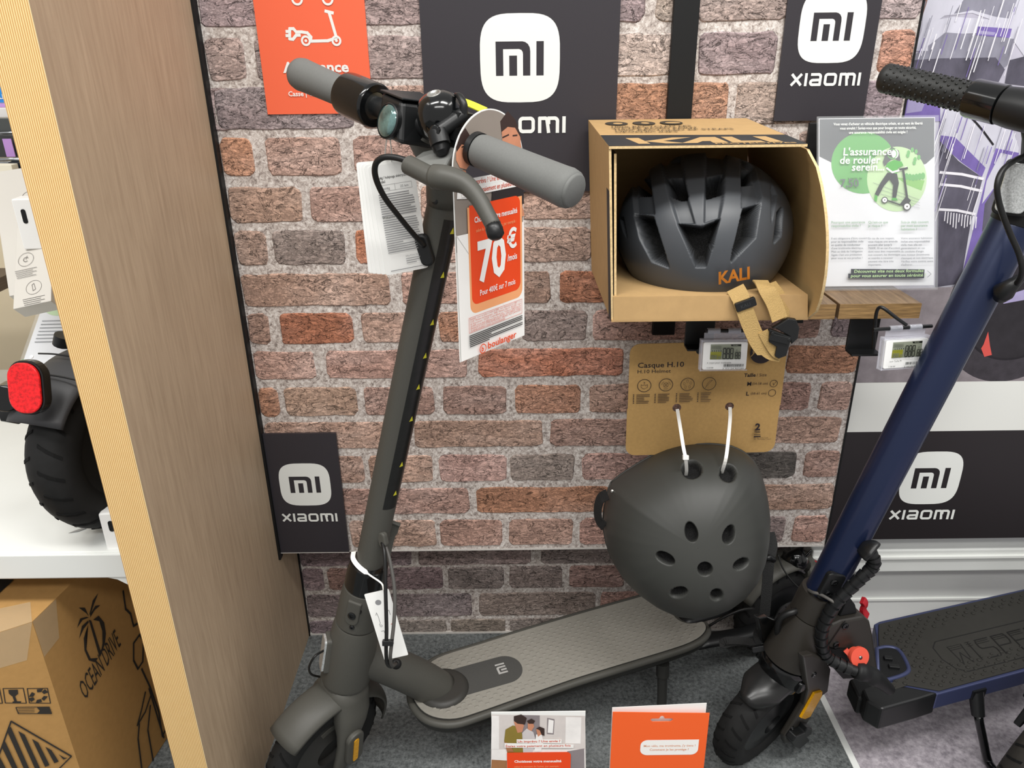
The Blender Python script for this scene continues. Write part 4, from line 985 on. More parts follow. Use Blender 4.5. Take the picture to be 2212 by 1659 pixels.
part('fold_lever', strip(lv, [.005]*4+[.008]*6+[.0105]*7, .003, [nrm(A3(.3, -.8, .4))]*len(lv)), M_frame, bevel=.002)
# warning label wrapped on the stem
ue = nrm(A3(.62, -.78, 0)); ue = nrm(ue-SU*(ue @ SU)); uw = np.cross(SU, ue)
def onstem(t, h, r=.0214):  # t angle in degrees around the tube from ue
    a = radians(t); return S(h)+(ue*cos(a)+uw*sin(a))*r
sr = [[onstem(-28+90*k/10, h) for k in range(11)] for h in (.612, 1.045)]
sk = part('warning_label', loft(sr, close=False), mat('label_black', '1b1b1a', .3, noise=(40, .2, (1, 1, 4))), smooth=True)
M_yel = mat('label_yellow', 'd8d23a', .4); M_lbt = mat('label_text', '54544f', .5)
tri = []; lines_ = []
hs = [.640, .69, .765, .815, .862, .91, .975, 1.032]
for h in hs:
    a = [onstem(t, hh, .0217) for t, hh in ((2, h-.004), (20, h-.004), (11, h+.0045))]; tri.append((a, [(0, 1, 2)]))
h = .62
while h < 1.04:
    if min(abs(h-k) for k in hs) > .006: lines_.append(([onstem(t, hh, .0216) for t, hh in ((24, h), (56, h), (56, h+.0016), (24, h+.0016))], [(0, 1, 2, 3)]))
    h += .0036
part('warning_triangles', join(*tri), M_yel, sk, kind='stuff'); part('warning_text', join(*lines_), M_lbt, sk, kind='stuff')
screw(Fr(PD(940, 431, .905), SB, SU), .006, M_blackp, sc1)
# cable grommet and brake cable
gr = Fr(PD(917, 540, .925), nrm(A3(.8, -.1, .2)), SU)
part('cable_grommet', prism(rrect(-.0085, -.020, .0085, .02, .008, 6), gr, -.008, .004), M_blackp, bevel=.003)
part('brake_cable', tube(spline(pds((886, 349, .79), (852, 340, .795), (826, 341, .80), (811, 356, .81), (812, 385, .825), (830, 425, .845), (862, 468, .872), (895, 508, .90), (916, 531, .918)), 6), .0033, 10), M_cable, smooth=True)
gr2 = Fr(PD(826, 1166, 1.125), nrm(A3(.8, -.5, .2)), SU); part('cable_grommet', prism(rrect(-.007, -.012, .007, .012, .0065, 6), gr2, -.006, .003), M_frame, bevel=.002)
part('lower_cable', tube(spline(pds((826, 1172, 1.125), (831, 1200, 1.115), (833, 1280, 1.112), (835, 1360, 1.115), (834, 1400, 1.12), (836, 1432, 1.14), (846, 1440, 1.17), (856, 1432, 1.22)), 5), .0028, 10), M_cable, smooth=True)
part('lower_cable', tube(spline(pds((830, 1172, 1.13), (842, 1210, 1.122), (852, 1270, 1.118), (852, 1330, 1.118), (846, 1390, 1.12), (843, 1420, 1.13), (846, 1438, 1.16), (855, 1434, 1.21)), 5), .0028, 10), M_cableg, smooth=True)
part('cable_clip', box(Fr(PD(838, 1388, 1.115), (1, 0, 0), (0, .3, 1)), (-.008, -.004, -.004), (.008, .004, .004)), M_blackp, bevel=.001)
part('front_cable', tube(spline(pds((700, 1405, 1.22), (680, 1418, 1.20), (668, 1440, 1.21), (672, 1456, 1.23), (690, 1462, 1.27)), 5), .0018, 8), M_cable, smooth=True)
# handlebar
HB, FO = 1.1491, .0682
def bar(l, dh=0, df=0): return S(HB+dh, FO+df, l)
part('stem_head', tube(spline([S(1.06), S(1.10, .012), S(1.13, .04), S(1.15, .062)], 4), [.0225, .024, .025, .024], 20), M_frame, smooth=True)
part('handlebar_tube', cyl(bar(-.13), bar(.15), .0112, 20), M_blackp, smooth=40)
def grip(l0, l1, nm, lab):
    sg = 1 if l1 > l0 else -1; L_ = abs(l1-l0)
    return part(nm, lathe([(.012, 0), (.0162, .0005), (.0172, .004), (.0180, L_*.5), (.0190, L_-.016), (.0195, L_-.008), (.0183, L_-.0015), (.0165, L_), (.0165, L_+.0015), (.015, L_+.003), (0, L_+.0032)], bar(l0), SB*sg, 36), M_grip, smooth=50, label=lab)
grip(.094, .2185, 'grip', 'grey rubber grip'); grip(-.118, -.2185, 'grip', 'grey rubber grip')
part('grip_stop', lathe([(.0115, 0), (.0175, .0005), (.0175, .007), (.0115, .0075)], bar(.087), SB, 28), M_blackp, smooth=40)
part('chrome_ring', lathe([(.0112, -.0735), (.0150, -.0735), (.0150, -.0715), (.0112, -.0712)], bar(0), SB, 30), M_chrome, smooth=40)
part('throttle_collar', lathe([(.0128, -.076), (.0150, -.072), (.0160, -.0705), (.0235, -.0700), (.0250, -.072), (.0252, -.075), (.0252, -.116), (.0245, -.1215), (.0185, -.122)], bar(0), SB, 40), M_gloss, smooth=40)
# headlight and dashboard
hf = Fr(bar(0), SB, -SF)   # x = left, y = back, z = up the axis? (x cross y)
hz = hf.z if hf.z[2] > 0 else -hf.z
def Hd(l, f, u): return bar(l, u, f)
def hbox(l0, l1, f0, f1, u0, u1):
    return hexa([Hd(l, f, u) for u in (u0, u1) for l, f in ((l0, f0), (l1, f0), (l1, f1), (l0, f1))])
fp = pds((816, 288, .842), (863, 312, .815), (944, 324, .842), (894, 312, .872), (822, 199, .836), (868, 218, .809), (938, 226, .836), (884, 206, .868))
hl_ = part('headlight', hexa(fp), M_blackp, bevel=.005, seg=3)
lp = pds((820, 197, .838), (869, 216.5, .806), (944, 225, .834), (908, 203, .868), (820.5, 192.5, .837), (869.5, 211, .805), (944, 220, .833), (908, 198, .867))
part('dashboard', hexa(lp), mat('dash_black', '1d1f21', .35), bevel=.0015)
fx = nrm(fp[1]-fp[0]); fz = nrm(np.cross(fx, fp[4]-fp[0])); lc = PD(840, 262, .8235)+fz*.001
part('lens_ring', lathe([(.0190, -.004), (.0190, .001), (.0176, .002), (.0174, 0)], lc, fz, 32), M_blackp, hl_, smooth=40)
part('lens', lathe([(.0176, .0006), (.0165, .0022), (.012, .0042), (.006, .0052), (0, .0055)], lc, fz, 32), mat('headlight_glass', '5c7876', .05, metal=.5, spec=.9, coat=.6, noise=(45, .9)), hl_, smooth=True)
part('headlight_body', cyl(PD(900, 262, .865), PD(945, 290, .842), .016, 20), M_blackp, hl_, smooth=40)
ys = spline(pds((900, 212, .875), (950, 209, .862), (1000, 219, .85), (1046, 238, .838)), 5)
part('yellow_sticker', strip(ys, .0055, .0006, [nrm(A3(.1, -.5, .9))]*len(ys)), mat('sticker_yellow', 'd9db3a', .4))
# bell
b0, b1 = PD(961, 279, .815), PD(937, 202, .788); ba = nrm(b1-b0); bl = np.linalg.norm(b1-b0)
be = part('bell', lathe([(.017, -.004), (.022, .0), (.0245, .006), (.0252, .014), (.0245, .022), (.0215, bl-.010), (.017, bl-.004), (.011, bl-.0008), (.0072, bl), (.0055, bl-.002), (0, bl-.002)], b0, ba, 40), M_gloss, smooth=38)
part('bell_nut', lathe([(.004, -.003), (.004, .002), (.0025, .003), (0, .003)], b1-ba*.004, ba, 8), M_blackp, be, smooth=30)
part('bell_ring_trim', lathe([(.0078, -.0004), (.0075, .0006), (.0058, .0008), (.0056, -.001)], b1, ba, 32), mat('bell_trim_grey', '9b9b97', .25, metal=.6), be, smooth=True)
part('bell_lever', tube(spline(pds((985, 205, .79), (993, 208, .785), (1002, 228, .782), (1000, 262, .79)), 4), [.0025, .0035, .004, .0045], 10), M_blackp, be, smooth=True)
part('bell_clamp', join(cyl(PD(1004, 246, .79), PD(938, 292, .787), .0082, 18), cyl(bar(.036), bar(.052), .0165, 24), box(Fr(PD(985, 268, .80), SB, SU), (-.012, -.014, -.012), (.012, .014, .012)), cyl(PD(944, 283, .786), PD(952, 312, .786), .0105, 18), tube(pds((948, 300, .79), (955, 325, .79), (958, 332, .792)), [.0105, .009, .006], 12)), M_blackp, be, smooth=40)
screw(Fr(PD(940, 283, .778), nrm(A3(.8, -.5, 0)), (0, 0, 1)), .006, M_gloss, be)
# brake lever
bw = part('lever_bracket', hexa([PD(*p) for p in ((886, 362, .800), (950, 396, .776), (992, 330, .805), (914, 343, .835), (884, 346, .797), (950, 380, .772), (990, 308, .80), (912, 328, .83))]), mat('bracket_grey', '6d6e6b', .5), bevel=.003, seg=3)
part('lever_barrel', tube(pds((882, 356, .787), (950, 391, .765)), .0098, 18), M_frame, bw, smooth=40)
part('lever_slot', hexa([PD(*p) for p in ((889, 362, .775), (944, 392, .757), (944, 394, .775), (889, 364, .79), (889, 358.5, .775), (944, 388, .757), (944, 390, .775), (889, 360, .79))]), M_black, bw)
ll = spline(pds((938, 382, .768), (958, 384, .762), (985, 390, .757), (1010, 402, .752), (1034, 430, .748), (1052, 462, .745), (1066, 488, .743)), 5)
part('brake_lever', tube(ll, [.0125, .0128, .0115, .0095, .0085, .008, .008], 16), M_frame, smooth=True)
part('lever_tip', lathe([(.0078, 0), (.0086, .004), (.0084, .011), (.005, .0145), (0, .015)], PD(1065, 486, .743), PD(1070, 508, .741)-PD(1063, 483, .7435), 18), M_blackp, smooth=True)

# ---------------------------------------------------------------- deck
ZD = .151
dk = Fr(PZ(1200, 1440, ZD), -FD, -LD)       # x to the rear, y away from the camera
def dq(*a): return [tuple(pl(dk, x, y)) for x, y in a]
far = [(1432, 1272), (1363, 1292), (1249, 1324), (1122, 1362), (1030, 1391), (955, 1414), (922, 1432), (900, 1455), (888, 1480), (886, 1502), (893, 1522), (912, 1544), (942, 1557), (982, 1559)]
near = [(1031, 1545), (1135, 1508), (1240, 1471), (1350, 1437), (1461, 1403), (1502, 1387), (1522, 1373), (1530, 1358), (1523, 1345)]
notch = [(1508, 1347), (1490, 1348), (1472, 1342), (1460, 1332), (1452, 1318), (1450, 1300), (1450, 1285)]
OUT = dq(*(far+near+notch))
OUT = [tuple(p[:2]) for p in spline([(a, b, 0) for a, b in OUT], 3)][::-1]
deck = part('deck', prism(OUT, dk, -.024, 0), mat('deck_side', '2b2b29', .42))
c0 = np.mean(OUT, 0)
ins = [((p[0]-c0[0])*.985+c0[0], (p[1]-c0[1])*.94+c0[1]) for p in OUT]
M_matg = mat('grey_deck_rubber', '8b8880', .8, spec=.2, noise=(120, .05))
mt = part('deck_mat', prism(ins, dk, 0, .0025), M_matg, deck, bevel=.001)
part('deck_piping', tube([dk(a, b, -.006) for a, b in OUT+OUT[:1]], .0068, 10), M_frame, deck, smooth=True)
part('deck_underside', prism([((p[0]-c0[0])*.95+c0[0], (p[1]-c0[1])*.8+c0[1]) for p in OUT], dk, -.040, -.024), M_black, deck)
dome4 = []
def inside(x, y, poly):
    r = False
    for i in range(len(poly)):
        a, b = poly[i-1], poly[i]
        if (a[1] > y) != (b[1] > y) and x < (b[0]-a[0])*(y-a[1])/(b[1]-a[1])+a[0]: r = not r
    return r
ins2 = [((p[0]-c0[0])*.955+c0[0], (p[1]-c0[1])*.86+c0[1]) for p in OUT]
padc = pl(dk, 985, 1473); pade = pl(dk, 1128, 1443); PW = .0335
i = 0; x = -.42
while x < .42:
    y = -.1+(.0075 if i % 2 else 0)
    while y < .1:
        inpad = (padc[0]-.075 < x < pade[0]+.006) and abs(y-(padc[1]+pade[1])/2) < PW+.007
        if inside(x, y, ins2) and not inpad:
            dome4.append(([dk(x-.0045, y-.0012, .0024), dk(x-.0035, y-.0026, .0024), dk(x+.0035, y-.0026, .0024), dk(x+.0045, y-.0012, .0024), dk(x+.0035, y+.0022, .0024), dk(x-.0035, y+.0022, .0024), dk(x-.002, y-.0012, .0041), dk(x+.002, y-.0012, .0041)],
                          [(0, 1, 6), (1, 2, 7, 6), (2, 3, 7), (3, 4, 7), (4, 5, 6, 7), (5, 0, 6)]))
        y += .015
    x += .0098; i += 1
part('mat_bumps', join(*dome4), M_matg, mt, kind='stuff')
ym = (padc[1]+pade[1])/2
pad = part('logo_pad', prism(rrect(padc[0]-.06, ym-PW, pade[0], ym+PW, .0325, 8, (0, 1, 1, 0)), dk, .002, .0034), mat('pad_dark', '454543', .6, noise=(900, .12)), deck)
P = Print(dk, pad, z=.0036); a, b = pl(dk, 1083, 1447); mark(P, a, b, .021, .023, None, mat('pad_logo', 'aaa9a6', .5), rot=90); P.flush('logo')
# down tube
d0, d1 = S(.295)-FD*.01, PZ(950, 1482, ZD)
part('down_tube', tube(spline([d0, d0*.72+d1*.28+A3(0, 0, .004), d0*.3+d1*.7, d1-A3(0, 0, .012)], 5), [.030, .0315, .033, .0345], 28), M_frame, smooth=True)
part('down_tube_collar', lathe([(.047, 0), (.046, .004), (.041, .009), (.036, .010)], dk(*pl(dk, 957, 1489), .0), A3(0, 0, 1), 32), mat('collar_dark', '33322f', .5), smooth=True)
part('cable_plug', lathe([(.0085, 0), (.008, .004), (0, .005)], PD(856, 1434, 1.225), nrm(A3(.2, -.8, .5)), 16), M_cable, smooth=True)
part('port_cap', lathe([(.008, 0), (.008, .004), (0, .0045)], PZ(1008, 1562, .115), nrm(LD*.9+A3(0, 0, -.2)), 16), M_redp, smooth=40)
k0, k1 = PZ(1432, 1432, .112), PZ(1429, 1538, .004)
part('kickstand', join(tube([k0, k0*.75+k1*.25], .0125, 14), tube([k0*.75+k1*.25, k1], [.0095, .009], 14), tube([k1, k1+LD*.03+A3(0, 0, .002)], .009, 10)), mat('stand_grey', '2f2f2d', .45), smooth=40)
# rear end
rc = PZ(1684, 1313, .108); RA = nrm(LD); 
w2_ = part('rear_tyre', tyre(.108, .05, rc, RA), M_tyre, smooth=True); part('tyre_tread', tread(.108, .05, rc, RA), M_tread, w2_, kind='stuff')
part('rear_rim', lathe([(.087, -.016), (.072, -.018), (.068, -.006), (.025, -.006), (.02, -.024), (.02, .024), (.025, .006), (.068, .006), (.072, .018), (.087, .016)], rc, RA, 36), M_blackp, smooth=35)
rd = part('brake_disc', lathe([(.020, .030), (.040, .030), (.040, .032), (.020, .032)], rc, RA, 36), M_chrome, smooth=30)
part('disc_slots', join(*[cyl(rc+RA*.0318+(FD*cos(a)+A3(0, 0, 1)*sin(a))*r_, rc+RA*.0324+(FD*cos(a)+A3(0, 0, 1)*sin(a))*r_, .0018, 6) for i, a in enumerate(np.linspace(0, 2*pi, 22, endpoint=False)) for r_ in ((.034, .027)[i % 2],)]), M_black, rd, kind='stuff')
part('brake_caliper', join(box(Fr(rc+RA*.036+FD*.03+A3(0, 0, -.008), FD, (0, 0, 1)), (-.012, -.018, -.006), (.014, .016, .012)), cyl(rc+RA*.046+FD*.02+A3(0, 0, .012), rc+RA*.046+FD*.045+A3(0, 0, .012), .003, 8)), M_blackp, bevel=.002)
part('rear_brake_cable', tube(spline(pds((1532, 1352, 1.50), (1562, 1334, 1.49), (1600, 1318, 1.49), (1628, 1314, 1.50)), 5), .0026, 8), M_cable, smooth=True)
for sd in (1, -1):
    p0, p1 = dk(*pl(dk, 1512, 1372), -.028)+RA*(-.045+.0 if sd < 0 else 0)*2, rc+RA*.033*sd
    part('rear_arm', tube(spline([p0-RA*.012*sd, p0*.5+p1*.5+A3(0, 0, -.004), p1], 5), [.02, .017, .016], 14, flat2=.009), M_blackp, smooth=True)
af = Fr(rc+RA*.040+FD*.03+A3(0, 0, -.012), -FD, (0, 0, 1)).rot(0)
ac = part('rear_axle_cover', prism(rrect(-.03, -.012, .045, .013, .012, 6), af, -.004, .005), M_frame, bevel=.003)
part('rear_reflector', prism(rrect(-.026, -.007, .018, .003, .0045, 4), af, .005, .0064), M_amber, ac, label='amber reflector')
rfn = part('rear_fender', fender(rc, RA, -FD, A3(0, 0, 1), .132, .033, 28, 150, .014), M_frame, smooth=True); solid(rfn, .003)
tl_ = thing_pos = PD(1722, 1218, 1.575)
part('tail_bracket', tube(pds((1708, 1190, 1.56), (1722, 1212, 1.56), (1738, 1226, 1.565)), [.024, .022, .016], 14), M_gloss, rfn, smooth=True)
lt_ = part('tail_light', lathe([(.012, 0), (.016, .004), (.0165, .024), (.0155, .026)], PD(1737, 1234, 1.565), -FD*.85+A3(0, -.05, .06), 20), M_frame, rfn, smooth=40)
part('tail_light_lens', lathe([(.0157, .026), (.016, .029), (.010, .0305), (0, .031)], PD(1737, 1234, 1.565), -FD*.85+A3(0, -.05, .06), 20), mat('red_lens', 'c01822', .15, coat=.4), rfn, smooth=40, label='red tail light lens')
part('fender_hook', tube(spline(pds((1733, 1205, 1.55), (1744, 1196, 1.55), (1752, 1188, 1.55), (1749, 1196, 1.55), (1738, 1207, 1.55)), 4), .0018, 8), M_gloss, rfn, smooth=True)
part('light_cable', tube(spline(pds((1680, 1196, 1.53), (1690, 1225, 1.525), (1708, 1252, 1.52), (1728, 1272, 1.52)), 5), .0016, 8), M_cable, rfn, smooth=True)

# ---------------------------------------------------------------- papers hanging on the scooter
M_pap = mat('white_paper', 'f1f1ee', .55)
def sheet_obj(name, poly, f, z0, z1, m, parent): return obj(name, prism(poly, f, z0, z1), m, parent)
# door-hanger price flyer round the right grip
ff = Fr(bar(.0835), A3(.644, .765, 0), (0, 0, 1))
fl_ = thing('price_flyer', ff(.027, -.229, 0), 'white and orange 70 euro door-hanger flyer looped over the right grip', 'flyer')
x0, x1, yb_ = -.0305, .0835, -.2295; cx_, rr = (x0+x1)/2, (x1-x0)/2; yc = .036-rr
hc, hr = (.0145, -.019), .0305
outer = [(x0, yb_), (x1, yb_)]+[(cx_+rr*cos(a), yc+rr*sin(a)) for a in np.linspace(0, pi, 24)]
def ringpoly(side):   # the sheet cut in a left and right half through the hole
    pts = []
    if side > 0: pts = [(hc[0], yb_), (x1, yb_)]+[(cx_+rr*cos(a), yc+rr*sin(a)) for a in np.linspace(0, pi, 41) if cx_+rr*cos(a) > hc[0]]
    else: pts = [(cx_+rr*cos(a), yc+rr*sin(a)) for a in np.linspace(0, pi, 41) if cx_+rr*cos(a) < hc[0]]+[(x0, yb_), (hc[0], yb_)]
    ytop = yc+math.sqrt(rr**2-(hc[0]-cx_)**2)
    arc = [(hc[0]+hr*cos(a)*side, hc[1]+hr*sin(a)) for a in np.linspace(pi/2, -pi/2, 17)]
    if side > 0: return pts+[(hc[0], ytop)]+arc
    return [(hc[0], ytop)]+pts+arc[::-1]
HP = ringpoly(1), ringpoly(-1)
obj('paper', join(*[prism(p, ff, -.0006, 0) for p in HP]), M_pap, fl_)
P = Print(ff, fl_, z=.0002)
M_fo = mat('flyer_orange', 'ee4a1a', .45); M_fp = mat('flyer_peach', 'f3a974', .5); M_tp = mat('photo_taupe', '8f857c', .5, noise=(20, .06)); M_dkc = mat('photo_dark', '2b2627', .5); M_fw = mat('flyer_white', 'f6f4f0', .5)
M_skn = mat('photo_skin', 'c9896a', .5, noise=(40, .08)); M_hair = mat('photo_hair', '3a2a26', .5); M_rtx = mat('flyer_red_text', 'd4502e', .5); M_btx = mat('flyer_black_text', '33302f', .6)
def clipy(p, ylo, inset=.0014):
    m_ = np.mean(p, 0); out = []
    for x, y in p:
        dx = cx_-x
        out.append((x+math.copysign(min(inset, abs(dx)), dx) if abs(x-hc[0]) > .0005 else x, max(y, ylo) - (inset if y > .0 and math.hypot(x-hc[0], y-hc[1]) > hr+.004 else 0)))
    return out
for p in HP: P.poly(clipy(p, -.105, .0012), M_tp)
q = lambda *a: [pl(ff, x, y) for x, y in a]
P.poly(q((1080, 262), (1096, 240), (1112, 258), (1122, 285), (1124, 300), (1108, 290), (1095, 285), (1083, 292)), M_hair)
P.poly(q((1083, 285), (1096, 274), (1112, 276), (1123, 296), (1126, 325), (1118, 336), (1100, 318), (1085, 312)), M_skn)
P.line(q((1085, 297), (1098, 291)), .0016, M_hair); P.line(q((1107, 293), (1116, 292)), .0016, M_hair)
P.poly(q((984, 318), (994, 290), (1004, 276), (1016, 296), (1018, 320), (1000, 322), (990, 345)), M_hair)
P.poly(q((984, 330), (996, 312), (1014, 315), (1019, 330), (1016, 352), (1006, 366), (992, 362), (984, 346)), M_skn)
P.line(q((996, 318), (1006, 313)), .0012, M_hair); P.line(q((1000, 325), (1009, 322)), .0012, M_hair); P.poly(q((1004, 350), (1016, 338), (1015, 347), (1008, 353)), M_fw)
P.poly(q((986, 368), (1004, 368), (1012, 392), (1022, 414), (1000, 414), (988, 396)), M_skn)
P.poly(q((988, 384), (998, 395), (1014, 418), (1030, 428), (985, 430)), M_fw)
P.poly(q((1062, 408), (1128, 384), (1130, 440), (1090, 446), (1060, 440)), M_dkc); P.poly(q((1096, 440), (1110, 432), (1126, 440), (1131, 465), (1120, 470), (1106, 452)), M_skn)
P.flush('photo')
px0, py0 = -.0295, -.2285
P.poly(q((983, 510), (1135, 470))[:1]+[(.0828, pl(ff, 1133, 470)[1]-.004), (.0828, -.2288), (x0+.0008, -.2288), (x0+.0008, pl(ff, 983, 508)[1])], M_fw)
P.poly(rrect(-.012, -.178, .079, -.06, .010, 6, (1, 1, 0, 0))[:], M_fp)
P.poly(rrect(-.009, -.168, .0755, -.0585, .009, 6, (1, 1, 1, 0)), M_fo); P.flush('price_panel')
P.rect(-.020, -.0485, .0765, -.0395, M_fw); P.rect(-.012, -.0395, .055, -.0305, M_fw)
P.text('Un imprévu ? Une envie ?', -.010, -.0375, .0078, M_rtx, bold=.015, width=.062); P.text('Étalez votre paiement en plusieurs fois', -.018, -.0465, .0078, M_rtx, bold=.008, width=.092)
P.text('Choisissez votre mensualité', .034, -.0775, .0085, M_fw, 'C', .02, width=.072); P.text('selon le montant de l\'achat, par exemple :', .034, -.088, .0055, M_fp, 'C', width=.068)
P.text('70', .001, -.1425, .0615, M_fw, bold=.035, width=.048); P.text('€', .0515, -.1155, .030, M_fw, bold=.03, width=.017); P.text('/mois', .0515, -.130, .0105, M_fw, bold=.02, width=.017)
P.text('Pour 400€ sur 7 mois', .034, -.1595, .0095, M_fw, 'C', .012, width=.062)
P.flush('lettering')
P.line([(-.016, -.1925), (-.016, -.181), (.077, -.181), (.077, -.1925-.006), (-.016, -.1985)], .0004, M_rtx, closed=True)
for i, s in enumerate(('Exemple : pour un achat à crédit de 400€, vous remboursez 6 x 70€ + 1 x', '2,32€. Montant du financement : 400€. Montant total dû : 422,32€. Coût', 'du financement : 22,32€. Crédit affecté sur 7 mois au TAEG fixe de', '20,49% et au taux débiteur fixe de 18,79%. UN CRÉDIT VOUS')):
    P.text(s, -.0145, -.1838-.0028*i, .0031, M_rtx, width=.089)
for i, s in enumerate(('ENGAGE ET DOIT ÊTRE REMBOURSÉ. VÉRIFIEZ VOS CAPACITÉS', 'DE REMBOURSEMENT AVANT DE VOUS ENGAGER.')): P.text(s, -.0145, -.1948-.0028*i, .0031, M_rtx, width=.089 if not i else .06)
rg = random.Random(4)
for i in range(7): P.rect(-.017, -.2022-.0021*i, -.017+(.094 if i not in (3, 6) else rg.uniform(.03, .06)), -.2011-.0021*i, M_btx)
P.flush('small_print')
M_bl = mat('brand_orange', 'ea5426', .5)
P.ring(.0045, -.2225, .0058, .0012, M_bl); P.text('b', .0018, -.2254, .0085, M_bl, bold=.03); P.text('boulanger', .0125, -.2252, .0115, M_bl, bold=.02, width=.052); P.flush('logo')
# stack of multilingual safety sheets on a string
sf_ = Fr(PD(858, 470, .90), nrm(A3(.93, .36, 0)), (0, 0, 1))
st_ = thing('tag_booklet', sf_(0, -.07, 0), 'stack of white printed instruction tags on a string below the headlight', 'tag')
for i, (dx, dz, rt) in enumerate(((-.014, .003, 1.5), (-.011, .002, 2.2), (-.007, .0015, 3.2), (-.003, .001, 4.2), (.002, 0, 5.0))):
    g = sf_.at(dx, dz, -.0045+.0009*i).rot(rt); o_ = obj('tag_sheet', prism(rrect(-.026, -.066, .027, .062, .003, 3), g, -.0003, .0003), M_pap, st_)
P = Print(g, st_, z=.0004); M_gt = mat('tag_grey_text', '8b8b8d', .6)
P.text('Zasięg / hulajnoga elektryczna', -.020, .046, .0042, M_btx, bold=.01, width=.038); P.text('Model', -.020, .0415, .0042, M_btx, bold=.01)
P.line([(-.019, .032), (.021, .032), (.021, .039), (-.019, .039)], .0003, M_gt, closed=True); P.line([(.001, .032), (.001, .039)], .0003, M_gt); P.text('zasięg', -.015, .034, .004, M_gt); P.text('25 km', .007, .034, .004, M_gt)
y = .028
for i in range(26):
    if i == 10: P.text('Wskazówki:', -.0195, y, .0038, M_btx, bold=.015)
    else: P.rect(-.0195, y, -.0195+rg.choice((.041, .04, .042, .036, .041, .02)), y+.0011, M_gt)
    y -= .0027
P.text('Aplikacja Mi Home / Xiaomi Home', .0005, -.047, .0028, M_gt, width=.021)
for i in range(3): P.rect(.0005, -.050-.0026*i, .021-.004*i, -.0491-.0026*i, M_gt)
P.rect(-.02, -.0615, .021, -.0606, M_gt); P.flush('lettering')
st = spline(pds((835, 302, .83), (832, 330, .86), (832, 352, .885), (836, 372, .893)), 4); obj('string', tube(st, .0007, 6), M_tie, st_)
st = spline(pds((843, 302, .83), (846, 335, .86), (843, 355, .885), (837, 373, .893)), 4); obj('string', tube(st, .0007, 6), M_tie, st_)
obj('knot', lathe([(0, -.006), (.0016, -.004), (.0016, .004), (0, .006)], PD(836, 362, .885), A3(0, 0, 1), 8), M_tie, st_, smooth=True)
# small white tag tied to the fold joint
tg = Fr(PD(835, 1350, 1.15), PD(868, 1343, 1.15)-PD(802, 1358, 1.15), PD(828, 1268, 1.13)-PD(843, 1430, 1.165))
tt = thing('paper_tag', tg(0, -.06, 0), 'small white paper tag with handwritten marks tied to the scooter fold joint', 'tag')
obj('paper', prism(rrect(-.0185, -.058, .0185, .058, .0015, 2), tg, -.0003, .0003), M_pap, tt)
P = Print(tg, tt, z=.0004); P.disc(-.002, .04, .0045, M_gt, n=18)
P.line([(-.011, .02), (-.009, .024), (-.008, .017), (-.008, .006), (-.010, .003)], .0007, M_gt); P.ring(-.008, .001, .002, .0006, M_gt, n=10); P.line([(-.01, -.008), (-.006, -.008), (-.006, -.018)], .0007, M_gt); P.line([(.006, .022), (.010, .024), (.010, .016)], .0007, M_gt); P.line([(.007, .0), (.012, .002)], .0008, M_rtx)
P.flush('handwriting')
st = spline(pds((764, 1192, 1.165), (763, 1207, 1.155), (776, 1225, 1.15), (800, 1243, 1.145), (824, 1260, 1.138), (829, 1275, 1.13)), 5)
obj('string', strip(st, [.0035]*14+[.0012]*12, .0005, [nrm(A3(-.1, -.6, .8))]*len(st)), M_tie, tt)
# ================================================================ BLUE ELECTRIC SCOOTER
M_blue = mat('navy_metallic', '1b2542', .32, metal=.35, spec=.5, coat=.15); M_bluee = mat('blue_grey_rail', '3c4262', .38, metal=.3)
M_brn = mat('dark_bronze_black', '2c2925', .4); M_redk = mat('coral_plastic', 'd4503c', .45); M_redl = mat('red_lever', 'a81c28', .4)
M_rub = mat('black_deck_rubber', '302f2c', .75, spec=.25, noise=(60, .06))
TO = A3(.405, 1.021, 0); TU = nrm(A3(.226, -.054, .973)); TB = A3(.58, -.80, -.17); TB = nrm(TB-TU*(TB @ TU)); TF = np.cross(TB, TU)
def S2(h, f=0, l=0): return TO+TU*h+TF*f+TB*l
sc2 = thing('electric_scooter', PZ(1980, 1500, 0), 'navy blue electric scooter with black bumpy deck and coral knob on the right', 'scooter')
def part2(name, vf, m, parent=None, **k): return obj(name, vf, m, parent or sc2, **k)
wc = S2(.112, -.005, 0)
w_ = part2('front_tyre', tyre(.107, .054, wc, TB, rs=.026), M_tyre, smooth=True); part2('tyre_tread', tread(.107, .054, wc, TB, 24, .026), M_tread, w_, kind='stuff')
part2('front_rim', lathe([(.083, -.02), (.078, -.022), (.076, -.012), (.06, -.010), (.058, -.018), (.02, -.026), (.02, .026), (.058, .018), (.06, .010), (.076, .012), (.078, .022), (.083, .02)], wc, TB, 40), M_blackp, smooth=30)
for i in range(9):
    a = 2*pi*i/9; e = TF*cos(a)+TU*sin(a); part2('rim_spoke', tube([wc+e*.05+TB*.013, wc+e*.08+TB*.016], .003, 6), M_gloss)
fe = part2('front_fender', fender(wc, TB, TF, TU, .124, .036, 40, 186, .022, na=30, fl=lambda t: (1-.3*max(0, t-.7)/.3)*min(1, (.45+t*4.5))), mat('satin_black', '1e1e1e', .3), smooth=True); solid(fe, .003)
